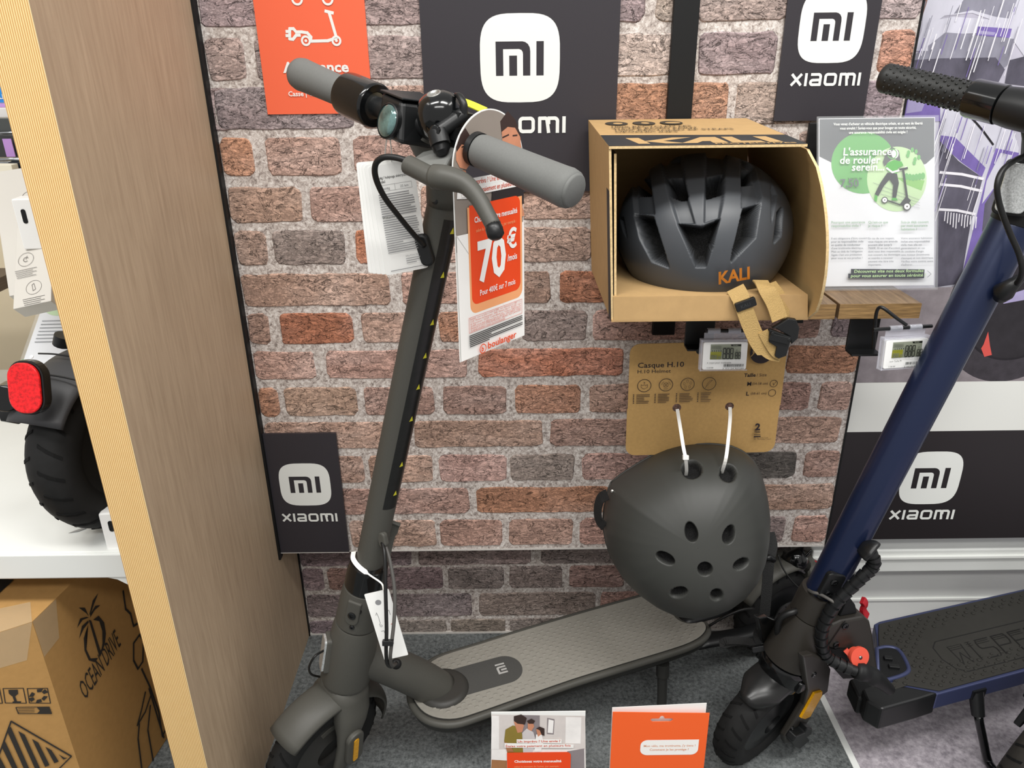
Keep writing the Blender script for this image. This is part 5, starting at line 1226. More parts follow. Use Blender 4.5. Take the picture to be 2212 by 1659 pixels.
# fork blades follow the photo's angular outline
def blade(l, sg):
    f = Fr(S2(.17, 0, l), -TF, TU)
    base = Fr(S2(.17, 0, .043), -TF, TU)
    q = [pl(base, x, y) for x, y in ((1727, 1412), (1748, 1408), (1778, 1420), (1788, 1440), (1782, 1488), (1770, 1497), (1742, 1548), (1722, 1582), (1706, 1598), (1690, 1600), (1688, 1586), (1702, 1564), (1730, 1518), (1738, 1486), (1733, 1452))]
    return f, prism(q[::-1], f, -.005*1, .007)
for sd in (1, -1):
    f, g = blade(.043*sd, sd); fk = part2('fork_leg', g, M_gloss if sd < 0 else M_brn, bevel=.003)
    if sd > 0:
        q = [pl(f.at(0, 0, .008), x, y) for x, y in ((1727, 1548), (1736, 1550), (1747, 1545), (1772, 1500), (1773, 1491), (1757, 1495))]
        part2('reflector', prism(q[::-1], f, .0072, .0115), M_amber, fk, label='amber reflector')
        screw(f.at(*pl(f, 1750, 1450), .0075), .0055, M_gloss, fk); screw(f.at(*pl(f, 1703, 1566), .0075), .0045, M_gloss, fk)
        q = [pl(f, x, y) for x, y in ((1690, 1582), (1698, 1570), (1717, 1562), (1722, 1552), (1733, 1554), (1732, 1566), (1722, 1572), (1728, 1580), (1706, 1598), (1697, 1594))]
        part2('axle_nut_cover', prism(q[::-1], f, .006, .022), M_blackp, bevel=.002)
part2('fork_crown', join(lathe([(.038, .255), (.043, .248), (.041, .225), (.036, .2)], TO, TU, 28), box(Fr(S2(.228, -.006, 0), TF, TB), (-.022, -.046, -.012), (.022, .046, .012))), M_gloss, smooth=40, bevel=.005)
part2('head_tube', lathe([(.030, .258), (.0455, .259), (.0455, .27), (.042, .31), (.0355, .345), (.034, .352)], TO, TU, 36), M_brn, smooth=40)
part2('fold_collar', lathe([(.030, .353), (.0345, .354), (.0345, .385), (.033, .40), (.028, .402)], TO, TU, 32), M_brn, smooth=40)
part2('stem_tube', lathe([(.026, .392), (.0272, .393), (.0272, 1.012), (.026, 1.014)], TO, TU, 48), M_blue, smooth=40)
part2('stem_head', lathe([(.0255, 1.012), (.0278, 1.0135), (.0282, 1.05), (.027, 1.12), (.026, 1.16), (.02, 1.162)], TO, TU, 32), M_black, smooth=40)
# clamp plate with two screws
cf = Fr(S2(.432)+nrm(A3(.12, -.93, .34)-TU*(A3(.12, -.93, .34) @ TU))*.0262, None or nrm(np.cross(TU, nrm(A3(.12, -.93, .34)-TU*(A3(.12, -.93, .34) @ TU)))), TU)
cp = part2('clamp_plate', prism(rrect(-.026, -.026, .004, .026, .007, 5), cf.rot(0), -.006, .004), M_blackp, bevel=.002)
screw(cf.at(-.012, .011, .0045), .006, M_gloss, cp); screw(cf.at(-.012, -.012, .0045), .006, M_gloss, cp)
# red and white stripe down the right of the stem
e_ = nrm(A3(.93, -.25, 0)-TU*(A3(.93, -.25, 0) @ TU)); e2_ = np.cross(TU, e_)
def on2(t, h, r=.0274): a = radians(t); return S2(h)+(e_*cos(a)+e2_*sin(a))*r
part2('white_stripe', loft([[on2(t, h) for t in (-2, 4, 10)] for h in (.475, .545)], close=False), M_white); part2('red_stripe', loft([[on2(t, h) for t in (-2, 4, 10)] for h in (.547, .566)], close=False), M_redk)
# handlebar end with bumpy black grip
def bar2(l): return S2(1.138, .078, l)
part2('handlebar_tube', cyl(bar2(-.12), bar2(.12), .0115, 18), M_blackp, smooth=40)
g2 = part2('grip', lathe([(0, -.198), (.0165, -.1975), (.0182, -.195), (.0182, -.189), (.0178, -.188), (.0172, -.082), (.0135, -.081)], bar2(0), TB, 36), mat('black_grip_rubber', '1e1f1e', .5), smooth=40)
dots = []
u_, v2_ = TU, TF
for i in range(15):
    for k in range(14):
        a = 2*pi*(k+.5*(i % 2))/14; l = -.186+i*.0072; e = u_*cos(a)+v2_*sin(a)
        dots.append(lathe([(.0019, -.0004), (.0014, .0008), (0, .0013)], bar2(l)+e*.0177, e, 6))
part2('grip_bumps', join(*dots), MATS['black_grip_rubber'], g2, kind='stuff', smooth=True)
part2('grip_collar', lathe([(.0155, -.083), (.0215, -.0825), (.0225, -.079), (.0225, -.046), (.020, -.0445)], bar2(0), TB, 36), M_gloss, smooth=40)
part2('throttle_housing', lathe([(.018, -.0445), (.0215, -.0435), (.023, -.03), (.023, .0), (.02, .002)], bar2(0), TB, 32), M_blackp, smooth=40)
part2('bar_clamp', tube([S2(1.09), S2(1.12, .04), S2(1.138, .078)], [.026, .024, .022], 18), M_black, smooth=True)
# front reflector and brake cable on the stem
rf = Fr(PD(2192, 408, .93), nrm(A3(.75, -.62, -.05)), TU)
rb_ = part2('reflector_base', prism(rrect(-.018, -.032, .020, .034, .007), rf, -.012, .002), M_blackp, bevel=.002)
part2('front_reflector', prism(rrect(-.0145, -.028, .017, .030, .006), rf, .002, .006), M_refl, rb_, bevel=.001, label='silver prismatic reflector')
part2('brake_cable', tube(spline(pds((2235, 330, .91), (2195, 345, .905), (2166, 368, .90), (2154, 402, .90), (2160, 445, .91), (2180, 500, .92), (2200, 545, .925), (2208, 580, .93), (2202, 605, .945), (2185, 620, .965)), 6), .0035, 10), M_cable, smooth=True)
part2('cable_boot', tube(pds((2205, 600, .955), (2185, 616, .96), (2168, 630, .97), (2160, 645, .98)), [.006, .009, .013, .008], 14), M_blackp, smooth=True)
# wrapped cable bundle
bp_ = spline(pds((1878, 1192, 1.16), (1888, 1210, 1.16), (1882, 1228, 1.165), (1862, 1246, 1.17), (1835, 1272, 1.18), (1806, 1302, 1.19), (1785, 1335, 1.205), (1774, 1368, 1.22), (1777, 1400, 1.235), (1792, 1422, 1.24), (1820, 1438, 1.235), (1850, 1450, 1.23)), 10)
cbn = part2('cable_bundle', tube(bp_, .0082, 12), M_black, smooth=50)
for i in range(2, len(bp_)-4, 5):
    part2('spiral_wrap', tube([bp_[i], bp_[i+2], bp_[i+4]], [.0108, .0102, .0096], 12), M_blackp, cbn, smooth=40)
bp2 = spline(pds((1848, 1448, 1.235), (1872, 1455, 1.24), (1896, 1468, 1.25), (1922, 1490, 1.27)), 8)
part2('cable_sleeve', tube(bp2, [.013, .0155, .013, .0155, .013, .011, .009], 12), M_black, smooth=True)
part2('cable_outlet', tube(spline(pds((1862, 1200, 1.15), (1874, 1186, 1.145), (1890, 1178, 1.14), (1896, 1180, 1.14)), 4), [.014, .0165, .010, .004], 14, flat2=.006), M_blackp, smooth=True)
# thin loose cables at the fold joint
part2('loose_cable', tube(spline(pds((1735, 1265, 1.27), (1752, 1278, 1.215), (1772, 1284, 1.2), (1800, 1300, 1.185), (1815, 1312, 1.19)), 5), .0026, 8), M_cableg, smooth=True)
part2('loose_cable', tube(spline(pds((1690, 1400, 1.30), (1680, 1365, 1.27), (1686, 1335, 1.25), (1712, 1322, 1.24), (1732, 1318, 1.25)), 5), .0055, 10), M_cable, smooth=True)
part2('loose_cable', tube(spline(pds((1690, 1350, 1.31), (1700, 1368, 1.28), (1722, 1362, 1.26)), 5), .0055, 10), M_cable, smooth=True)
# hinge block between stem and deck
dx2 = A3(.964, .266, 0); dn2 = A3(.266, -.964, 0)
pf = Fr(PD(1838, 1395, 1.255), dx2, (0, 0, 1))
q = [pl(pf, x, y) for x, y in ((1785, 1362), (1800, 1350), (1818, 1342), (1868, 1333), (1880, 1343), (1886, 1372), (1893, 1420), (1900, 1460), (1872, 1462), (1838, 1462), (1822, 1440), (1830, 1404), (1800, 1402), (1788, 1400))]
hb2 = part2('hinge_block', prism(q[::-1], pf, -.075, 0), M_brn, bevel=.004)
q = [pl(pf, x, y) for x, y in ((1822, 1342), (1836, 1312), (1846, 1300), (1858, 1316), (1862, 1334))]; part2('hinge_top', prism(q[::-1], pf, -.07, -.01), M_black, hb2, bevel=.003)
q = [pl(pf, x, y) for x, y in ((1790, 1402), (1850, 1402), (1872, 1440), (1890, 1462), (1820, 1465), (1800, 1440))]; part2('hinge_recess', prism(q[::-1], pf, -.06, .0012), M_black, hb2)
part2('hinge_seam', box(Fr(pf(*pl(pf, 1803, 1372), .0008), dx2, (0, 0, 1)).rot(-28), (-.0008, -.026, 0), (.0008, .03, .0006)), M_black, hb2)
for a, b in ((1825, 1352), (1806, 1392)): screw(pf.at(*pl(pf, a, b), .001), .0058, M_gloss, hb2)
kn = PD(1858, 1420, 1.235)
part2('coral_knob', lathe([(.010, -.018), (.012, -.016), (.012, -.006), (.0165, -.005), (.0165, 0), (.004, .0008), (0, .0008)], kn, nrm(A3(.2, -.85, .35)), 26), M_redk, smooth=40, label='round coral red knob')
part2('knob_pin', lathe([(.003, 0), (.003, .0018), (0, .0022)], kn, nrm(A3(.2, -.85, .35)), 10), M_chrome, smooth=True)
ka = spline(pds((1826, 1403, 1.25), (1842, 1420, 1.245), (1852, 1432, 1.24)), 4); part2('knob_arm', strip(ka, .004, .0025, [nrm(A3(-.2, -.9, .3))]*len(ka)), M_redk)
rl = spline(pds((1872, 1332, 1.30), (1864, 1318, 1.29), (1868, 1305, 1.285), (1863, 1296, 1.28)), 4); part2('red_lever', strip(rl, .0065, .0035, [nrm(A3(.6, -.7, .3))]*len(rl)), M_redl, bevel=.001)
# deck
Z2 = .166
dk = Fr(PZ(2060, 1420, Z2), dx2, -dn2)
def dq(*a): return [tuple(pl(dk, x, y)) for x, y in a]
OUT = dq((1888, 1348), (1900, 1342), (2212, 1272), (2420, 1224), (2470, 1370), (2330, 1412), (2212, 1450), (2026, 1500), (1958, 1488), (1904, 1512), (1884, 1500), (1905, 1475), (1897, 1420), (1893, 1372))[::-1]
deck2 = part2('deck', prism(OUT, dk, -.034, 0), M_bluee, bevel=.002)
ins = dq((1897, 1372), (1898, 1350), (2212, 1278), (2400, 1235), (2440, 1368), (2320, 1408), (2212, 1444), (2028, 1494), (1960, 1482), (1918, 1496), (1908, 1486), (1930, 1474), (1900, 1440))[::-1]
mt2 = part2('deck_mat', prism(ins, dk, 0, .003), M_rub, deck2, bevel=.001)
cap = dq((1862, 1490), (1880, 1482), (1958, 1484), (2028, 1498), (1985, 1512), (1906, 1534), (1872, 1514))[::-1]
part2('deck_end_cap', prism(cap, dk, -.046, .002), M_blackp, deck2, bevel=.004)
part2('deck_nose', prism(dq((1836, 1455), (1900, 1440), (1908, 1480), (1880, 1500), (1856, 1496), (1846, 1475))[::-1], dk, -.05, -.012), M_black, deck2, bevel=.005)
part2('cap_screw', lathe([(.006, 0), (.006, .001), (.004, .0015), (0, .0008)], PD(1917, 1526, 1.315), dn2, 14), M_blackp, deck2)
hp = dq((1893, 1404), (1912, 1400), (1934, 1403), (1948, 1416), (1961, 1442), (1960, 1454), (1944, 1463), (1912, 1472), (1900, 1472), (1896, 1460))
hp = [tuple(p[:2]) for p in spline([(a, b, 0) for a, b in hp], 3)][::-1]
part2('recess_rim', tube([dk(a, b, .002) for a, b in hp+hp[:1]], .0042, 8), M_bluee, deck2, smooth=True)
hc_ = np.mean(hp, 0); part2('recess_floor', prism([tuple(hc_+(np.array(p)-hc_)*.95) for p in hp], dk, .0005, .0036), M_black, deck2)
for a, b, w in ((1917, 1428, .014), (1930, 1446, .018)): part2('lock_pin', box(Fr(dk(*pl(dk, a, b), .004), dx2, (0, 1, 0)).rot(-25), (-w/2, -.004, -.003), (w/2, .005, .005)), M_blackp, deck2, bevel=.001)
bm = []; rg = random.Random(8)
logo = dq((1985, 1400), (1992, 1366), (2060, 1345), (2330, 1272), (2350, 1340), (2212, 1395), (2040, 1432), (2005, 1425))
insc = np.mean(ins, 0); insb = [tuple(insc+(np.array(p)-insc)*[.97, .9]) for p in ins]; hpb = [tuple(hc_+(np.array(p)-hc_)*1.25) for p in hp]
ii = 0; x = -.2
while x < .36:
    y = -.12+(.009 if ii % 2 else 0); jj = 0
    while y < .13:
        if inside(x, y, insb) and not inside(x, y, logo) and not inside(x, y, hpb):
            r_ = .0042 if (ii+jj) % 3 == 0 else .0028; bm.append(lathe([(r_, 0), (r_*.8, .0016), (0, .0022)], dk(x, y, .0028), (0, 0, 1), 7))
        y += .0150; jj += 1
    x += .0112; ii += 1
part2('mat_bumps', join(*bm), M_rub, mt2, kind='stuff', smooth=True)
P = Print(dk, mt2, z=.0032); M_emb = mat('mat_emboss', '0f0e0d', .6)
lo = dq((1990, 1392), (1993, 1370), (2010, 1362)); 
a0, b0 = pl(dk, 1994, 1398); a1, b1 = pl(dk, 2015, 1352)
yl, yh = -.038, .040
xs = pl(dk, 2005, 1398)[0]
P.line([(xs+.30, yh), (xs+.02, yh), (xs+.004, yh-.012), (xs-.002, 0), (xs+.004, yl+.012), (xs+.02, yl), (xs+.30, yl)], .002, M_emb)
lw = .002
LET = {'W': [[(0, 1), (.15, 0), (.5, .6), (.85, 0), (1, 1)]], 'I': [[(.5, 0), (.5, 1)]], 'S': [[(1, 1), (.1, 1), (0, .85), (0, .62), (.1, .52), (.9, .48), (1, .36), (1, .14), (.9, 0), (0, 0)]], 'P': [[(0, 0), (0, 1), (.9, 1), (1, .85), (1, .6), (.9, .45), (.1, .45)]], 'E': [[(1, 1), (0, 1), (0, 0), (1, 0)], [(0, .5), (.9, .5)]], 'D': [[(0, 0), (0, 1), (.8, 1), (1, .8), (1, .2), (.8, 0), (0, 0)]]}
x = xs+.022
for ch in 'WISPEED':
    w = .012 if ch == 'I' else .030
    for ln in LET[ch]: P.line([(x+a*w+b*.008, -.022+b*.044) for a, b in ln], lw, M_emb)
    for k in range(3): P.line([(x+.008, .022-k*.0045), (x+w*.9+.008, .022-k*.0045)], .0009, M_emb)
    x += w+.009
P.flush('embossed_lettering')
# kickstand
ks = pds((2108, 1492, 1.36), (2113, 1545, 1.36))
part2('stand_bracket', join(box(Fr(ks[0], dx2, (0, 0, 1)), (-.014, -.010, -.008), (.014, .008, .008)), tube(ks, [.0125, .011], 14)), M_blackp, smooth=40)
part2('kickstand', tube(spline([ks[1], PZ(2124, 1600, .05), PZ(2133, 1640, .012), PZ(2146, 1662, .008), PZ(2175, 1690, .008)], 5), .0075, 12), M_gloss, smooth=True)
# ---------------------------------------------------------------- another scooter at the right edge: its wheel
wc3 = PZ(2262, 1604, .118)
sc3 = thing('electric_scooter', wc3*[1, 1, 0], 'black scooter wheel with worn chevron tread cut by the right edge', 'scooter')
t3 = obj('front_tyre', tyre(.116, .06, wc3, TB, rs=.028), mat('worn_tyre', '2a2723', .75, noise=(40, .2)), sc3, smooth=True); obj('tyre_tread', tread(.116, .06, wc3, TB, 24, .028), M_tread, t3, kind='stuff')
obj('front_rim', lathe([(.086, -.02), (.02, -.02), (.02, .02), (.086, .02)], wc3, TB, 32), M_blackp, sc3, smooth=30)
obj('fork_leg', strip([wc3+TB*.045, wc3+TB*.045+TU*.16], .016, .006, [TB, TB]), M_blackp, sc3, bevel=.002)
obj('fork_leg', strip([wc3-TB*.045, wc3-TB*.045+TU*.16], .016, .006, [TB, TB]), M_blackp, sc3, bevel=.002)
f3 = obj('front_fender', fender(wc3, TB, TF, TU, .134, .036, 60, 186, .02), M_blackp, sc3, smooth=True); solid(f3, .003)
obj('fork_crown', box(Fr(wc3+TU*.165, TF, TB), (-.02, -.05, -.012), (.02, .05, .012)), M_blackp, sc3, bevel=.004)
obj('stem_tube', cyl(wc3+TU*.17, wc3+TU*.95, .024, 24), M_blackp, sc3, smooth=40)
obj('deck', prism(rrect(-.62, -.075, -.12, .075, .03), Fr(wc3*[1, 1, 0]+A3(0, 0, .13), A3(-1, 0, 0), A3(0, -1, 0)), -.03, .01), M_blackp, sc3, bevel=.004)
obj('down_tube', cyl(wc3+TU*.2, wc3*[1, 1, 0]+A3(.16, 0, .12), .025, 16), M_blackp, sc3, smooth=40)
obj('axle_nut_cover', prism(rrect(-.022, -.03, .022, .03, .006), Fr(wc3-TB*.05+TU*.085, TF, TU), -.012, .012), M_blackp, sc3, bevel=.003)
# ================================================================ LEFT-HAND BAY BEHIND THE OAK PARTITION
M_cream = mat('cream_wall', 'dccdaf', .7, noise=(3, .05))
obj('wall_far', wbox(-2.6, XL-.05, 1.9, 1.93, -.03, 1.9), M_cream, kind='structure')
obj('floor', wbox(-2.6, XL-.05, -1.2, 1.9, -.03, -.001), M_felt, kind='structure')
ZS = .548
sh = thing('white_shelf', (-.9, 1.2, ZS-.045), 'white lacquered metal shelf carrying a scooter wheel left of the oak partition', 'shelf')
obj('shelf_top', wbox(-1.6, XL-.05, .905, 1.6, ZS-.012, ZS), M_whitem, sh, bevel=.002)
obj('front_lip', wbox(-1.6, XL-.05, .90, .906, ZS-.042, ZS-.001), M_whitem, sh, bevel=.002)
q = [(-.075, 0), (-.06, -.004), (-.04, -.018), (-.02, -.032), (0, -.036), (0, 0)]
obj('shelf_bracket', prism(q, Fr((XL-.05, .902, ZS-.042), (1, 0, 0), (0, 0, 1)), -.004, 0), M_whitem, sh)
# scooter standing on the shelf, rear wheel towards us
A_ = nrm(A3(.95, -.31, 0)); D_ = nrm(A3(-.31, -.95, 0)); Uz = A3(0, 0, 1)
R_ = .126; wc = A3(-.588, .998, ZS+R_)
s4 = thing('electric_scooter', wc*[1, 1, 0]+A3(0, 0, ZS), 'black scooter rear wheel with red oval reflector on the white shelf', 'scooter')
ty = obj('rear_tyre', tyre(R_, .07, wc, A_, 64, .032), M_tyre, s4, smooth=True); obj('tyre_tread', tread(R_, .07, wc, A_, 22, .032), M_tread, ty, kind='stuff')
hl = []
for i in range(26):
    a = 2*pi*i/26; e = D_*cos(a)+Uz*sin(a); c = wc+e*.092+A_*.0285
    hl.append(prism(rrect(-.0065, -.0035, .0065, .0035, .003, 3), Fr(c, -D_*sin(a)+Uz*cos(a), e), -.0005, .0012 if False else .001))
obj('tyre_vents', join(*hl), M_black, ty, kind='stuff')
obj('rear_rim', lathe([(.086, -.026), (.08, -.02), (.03, -.012), (.02, -.04), (.02, .045), (.03, .012), (.08, .02), (.086, .027)], wc, A_, 40), M_blackp, s4, smooth=30)
M_fen = mat('fender_charcoal', '38383a', .5)
fo = obj('rear_fender', fender(wc, A_, D_, Uz, .146, .047, 36, 120, .018), M_fen, s4, smooth=True); solid(fo, .003)
rx = Fr(PY(56, 838, .868), nrm(A3(1, -.12, 0)), nrm(Uz+A3(0, .25, 0)))
rb2 = obj('reflector_base', prism(rrect(-.024, -.034, .024, .034, .021, 8), rx, -.014, 0), M_gloss, s4, bevel=.002)
obj('red_reflector', prism(rrect(-.0215, -.0315, .0215, .0315, .019, 8), rx, 0, .004), mat('red_prism', 'd8151b', .18, noise=(260, .45), bump=(260, .5), coat=.3), rb2, bevel=.0015, label='red oval reflector')
obj('green_sticker', prism(rrect(-.009, -.003, .009, .003, .0028, 4), Fr(PY(58, 783, .893), A_, nrm(Uz*.6+A3(0, .8, 0))), -.001, .0012), mat('sticker_green', '2fb27a', .4), s4)
for k, z in enumerate((.012, -.004)): obj('fender_cable', tube(spline([wc+A_*l+(D_*cos(radians(62+14*k))+Uz*sin(radians(62+14*k)))*(.1535-.35*l*l*(3 if abs(l) > .04 else 1)*1.2) for l in (-.045, -.02, .0, .025, .048, .055)], 4), .0012, 6), M_cable, s4, smooth=True)
obj('fender_stud', lathe([(.0022, 0), (.0022, .001), (0, .0015)], PY(69, 771, .885), nrm(A3(0, -.7, .7)), 10), M_tie, s4)
obj('brake_unit', join(cyl(PY(8, 862, .90), PY(30, 848, .93), .018, 16), box(Fr(PY(36, 878, .92), A_, Uz), (-.022, -.02, -.012), (.01, .015, .012))), M_gloss, s4, smooth=40, bevel=.002)
obj('axle_nut', lathe([(.016, 0), (.016, .012), (.012, .018), (0, .018)], wc-A_*.05, -A_, 18), M_blackp, s4, smooth=40)
obj('lug', cyl(PY(134, 745, 1.0), PY(138, 724, 1.0), .012, 12), M_blackp, s4, smooth=40)
# white security blocks with a slot
def block(px, py, Y, w, h, label):
    c = PY(px, py, Y); f = Fr(c, (1, .12, 0), (0, 0, 1)); t = thing('security_block', f(0, -h/2, 0), label, 'security tag')
    obj('housing', prism(rrect(-w/2, -h/2, w/2, h/2, .003), f, -.03, 0), M_esl, t, bevel=.002)
    obj('slot', prism(rrect(-w/2+.010, h*.02, -w/2+.017, h*.30, .0033), f, 0, .0006), M_black, t)
block(262, 1148, .915, .05, .062, 'white plastic security block with slot on the white shelf corner')
block(86, 484, 1.205, .066, .079, 'white plastic security block with slot on the hanging white package')
# scuff of tape on the shelf
obj('paper_scrap', prism([(0, 0), (.012, .004), (.02, .012), (.018, .016), (.008, .008)], Fr(A3(*PZ(148, 1152, ZS+.0006)), (1, 0, 0), (0, 1, 0)), 0, .0006), mat('scrap_grey', '9a9a98', .6), label='small grey paper scrap lying on the white shelf', cat='scrap')
# cardboard carton with palm logo below the shelf
M_cart = mat('carton_brown', 'b28a55', .75, noise=(90, .05), spec=.15); M_ci = mat('carton_ink', '2e2a26', .7)
Ac = A3(-.689, .876, .45); xr_ = nrm(A3(.13, .99, 0)); xl_ = nrm(A3(-.85, -.53, 0))
p = [Ac, Ac+xr_*.55, Ac+xr_*.55+xl_*.5, Ac+xl_*.5]
ct = thing('carton', Ac*[1, 1, 0]+A3(-.15, .2, 0), 'brown taped carton with black palm tree logo under the white shelf', 'box')
bd = obj('carton_body', hexa([A3(k[0], k[1], .0) for k in p[::-1]]+[k for k in p[::-1]]), M_cart, ct)
rfc = Fr(A3(Ac[0], Ac[1], 0), xr_, (0, 0, 1)); P = Print(rfc, ct, z=.0006)
q = lambda *a: [pl(rfc, x, y) for x, y in a]
C4 = lambda *a: [pl(rfc, x/3.78, 1220+y/3.78) for x, y in a]
for g in (((800, 230), (755, 290), (728, 400), (732, 415), (765, 320)), ((640, 350), (690, 350), (722, 420), (700, 395)), ((815, 330), (775, 335), (735, 400), (732, 430), (770, 370)), ((625, 515), (650, 440), (700, 425), (722, 430), (670, 450)), ((640, 605), (665, 500), (715, 455), (720, 470), (680, 520)),
          ((720, 450), (740, 455), (822, 720), (808, 755)), ((755, 450), (800, 415), (845, 470), (860, 560), (850, 650), (812, 755), (832, 640), (830, 540), (805, 460)), ((715, 490), (690, 560), (700, 690), (735, 765), (795, 760), (770, 795), (720, 780), (685, 700), (678, 600))): P.poly(C4(*g)[::-1], M_ci)
P.flush('palm_logo')
a, b = C4((690, 1110), (990, 640)); ang = math.degrees(math.atan2(b[1]-a[1], b[0]-a[0]))
P.text('OCEAN DRIVE', a[0], a[1], .055, M_ci, rot=ang, width=math.hypot(b[0]-a[0], b[1]-a[1]), shear=.25); P.flush('lettering')
for g in (((1000, 215), (1020, 360), (1060, 400), (1085, 500), (1130, 470)), ((1085, 640), (1135, 570), (1165, 620), (1160, 790), (1120, 850), (1085, 780), (1085, 640)), ((1150, 850), (1220, 1000), (1290, 1200), (1320, 1400), (1350, 1340)), ((1180, 1040), (1150, 1180), (1115, 1310), (1180, 1200), (1230, 1050)), ((1130, 1300), (1120, 1420), (1150, 1659)), ((1220, 1150), (1200, 1350), (1250, 1640)), ((1210, 1010), (1290, 1280), (1330, 1410))): P.line(C4(*g), .004, M_ci)
P.flush('scooter_drawing')
lfc = Fr(A3(Ac[0], Ac[1], 0)+xl_*.5, -xl_, (0, 0, 1)); P = Print(lfc, ct, z=.0006)
C5 = lambda *a: [pl(lfc, x/3.78, 1220+y/3.78) for x, y in a]
for x in (25, 222, -170): P.line(C5((x, 1008), (x+165, 1006), (x+190, 1128), (x+18, 1126)), .0012, M_ci, closed=True)
P.poly(C5((68, 1018), (145, 1016), (148, 1050), (122, 1072), (95, 1068), (72, 1048))[::-1], M_ci); P.line(C5((112, 1070), (130, 1118)), .003, M_ci); P.line(C5((108, 1119), (165, 1118)), .003, M_ci)
for k in range(3):
    t0 = k*120; c = C5((315, 1066))[0]
    for s in (0, 1): P.poly([(c[0]+.0125*cos(radians(t0+s*50+d))*r, c[1]+.0125*sin(radians(t0+s*50+d))*r) for d, r in ((0, 1), (38, 1), (42, .55), (-2, .55))], M_ci)
P.line(C5((130, 1158), (400, 1155), (420, 1210), (150, 1210)), .0012, M_ci, closed=True); P.poly(C5((300, 1158), (395, 1156), (415, 1210), (300, 1210), (325, 1185))[::-1], M_ci)
for k in range(3): P.line(C5((150, 1170+k*13), (280, 1168+k*13)), .0008, M_ci)
apx = C5((90, 1270))[0]; rgt = C5((580, 1555))[0]; lft = (2*apx[0]-rgt[0], rgt[1])
P.line([lft, apx, rgt], .0022, M_ci)
n = 9
for i in range(n):
    x0, x1 = lft[0]+(rgt[0]-lft[0])*(i+.15)/n, lft[0]+(rgt[0]-lft[0])*(i+.62)/n
    yy = lambda x: rgt[1]+(apx[1]-rgt[1])*(1-abs(x-apx[0])/(rgt[0]-apx[0])) - .006
    P.poly([(x0, rgt[1]), (x1, rgt[1]), (x1-.004, max(rgt[1]+.001, yy(x1))), (x0-.004, max(rgt[1]+.001, yy(x0)))], M_ci)
P.line([rgt, (rgt[0]-.05, rgt[1]-.035)], .0022, M_ci); P.flush('transport_symbols')
tpm = mat('clear_tape', 'd8c8a8', .12, alpha=.35)
tp = Fr(Ac+A3(0, 0, .0008), xl_, xr_)
obj('tape', join(flat([(0, -.001), (.25, -.001), (.25, .1), (0, .05)], tp), flat([(0, 0), (.12, 0), (.10, .055), (.02, .06)], Fr(Ac+nrm(A3(.53, -.85, 0))*.0008, xl_, (0, 0, -1))), flat([(0, 0), (.05, 0), (.035, .06), (0, .065)], Fr(Ac+A3(.0009, 0, 0), xr_, (0, 0, -1)))), tpm, ct)
obj('shipping_label', flat([(0, 0), (.07, 0), (.07, .05), (0, .05)], Fr(PZ(30, 1252, .4515), (-1, .1, 0), (-.1, -1, 0))), M_black, ct)
# hanging white packages
def package(o, x, y, w, h, d, label, icons):
    f = Fr(o, x, y); t = thing('hanging_package', f(w/2, 0, 0), label, 'package', 'white accessory packages on the hooks')
    obj('carton', box(f, (0, 0, -d), (w, h, 0)), mat('package_white', 'cdc9c1', .5, noise=(3, .04)), t, bevel=.001)
    P = Print(f, t, z=.0004); M_pi = mat('package_grey_ink', '6f6c68', .6)
    for u, v, kd in icons:
        P.ring(u, v, .0125, .0006, M_pi)
        if kd == 0: P.line([(u+.004*cos(a), v+.004*sin(a)) for a in np.linspace(.6, 5.4, 10)], .0009, M_pi); P.line([(u, v), (u+.002, v+.006)], .0008, M_pi)
        else: P.line([(u-.001, v-.006), (u-.003, v+.005), (u, v+.007), (u+.003, v-.004)], .0008, M_pi, closed=True)
        for i in range(5): P.rect(u-.017+.001*i, v-.019-.0034*i, u+.015+(-1)**i*.003, v-.0182-.0034*i, M_pi)
    P.flush('print'); return t
o1 = PD(28, 668, 1.18); x1_ = PD(110, 650, 1.18)-o1; y1_ = PD(-60, 440, 1.26)-o1
package(o1, x1_, y1_, np.linalg.norm(x1_), .21, .028, 'front white hanging package tilted over the shelf leaflet', ((.032, .031, 1), (.018, .085, 0)))
o2 = PD(125, 655, 1.27)+A3(.0, .02, 0); f2x = nrm(x1_)
package(PD(20, 640, 1.29), nrm(A3(1, .3, .12)), PD(-5, 395, 1.33)-PD(70, 640, 1.29), .14, .235, .02, 'rear white hanging package behind the security block', ((.055, .175, 0),))
# hooks rails and goods seen past the partition edge
M_rail = mat('chrome_wire', 'b5b8ba', .2, metal=1)
for k, (a, b) in enumerate(((288, 1.45), (345, 1.40), (352, 1.42), (392, 1.36))):
    p0, p1 = PD(-30, a, b), PD(75, a-1, b); obj('hook_wire', cyl(p0, p1, .0035, 8), M_rail, smooth=True, label=('chrome wire topmost of the four at the left edge', 'second chrome wire from the top at the left edge', 'third chrome wire from the top at the left edge', 'lowest chrome wire just above the hanging packages')[k], cat='wire', group='chrome wires at the left edge')
def good(px0, py0, px1, py1, d, m, label, cat='package'):
    f = Fr(PD(px0, py1, d), PD(px1, py1, d)-PD(px0, py1, d), (0, 0, 1)); w, h = pl(f, px1, py0)
    return obj('accessory_pack', box(f, (0, 0, -.02), (w, h, 0)), m, label=label, cat=cat, bevel=.001)
good(-25, 120, 8, 182, 1.5, mat('pack_pink', 'c98fb0', .5), 'pink pack uppermost at the far left edge')
g = good(-25, 184, 14, 222, 1.49, mat('pack_blue', '2f8fd8', .4), 'bright blue pack with white letters at the far left edge')
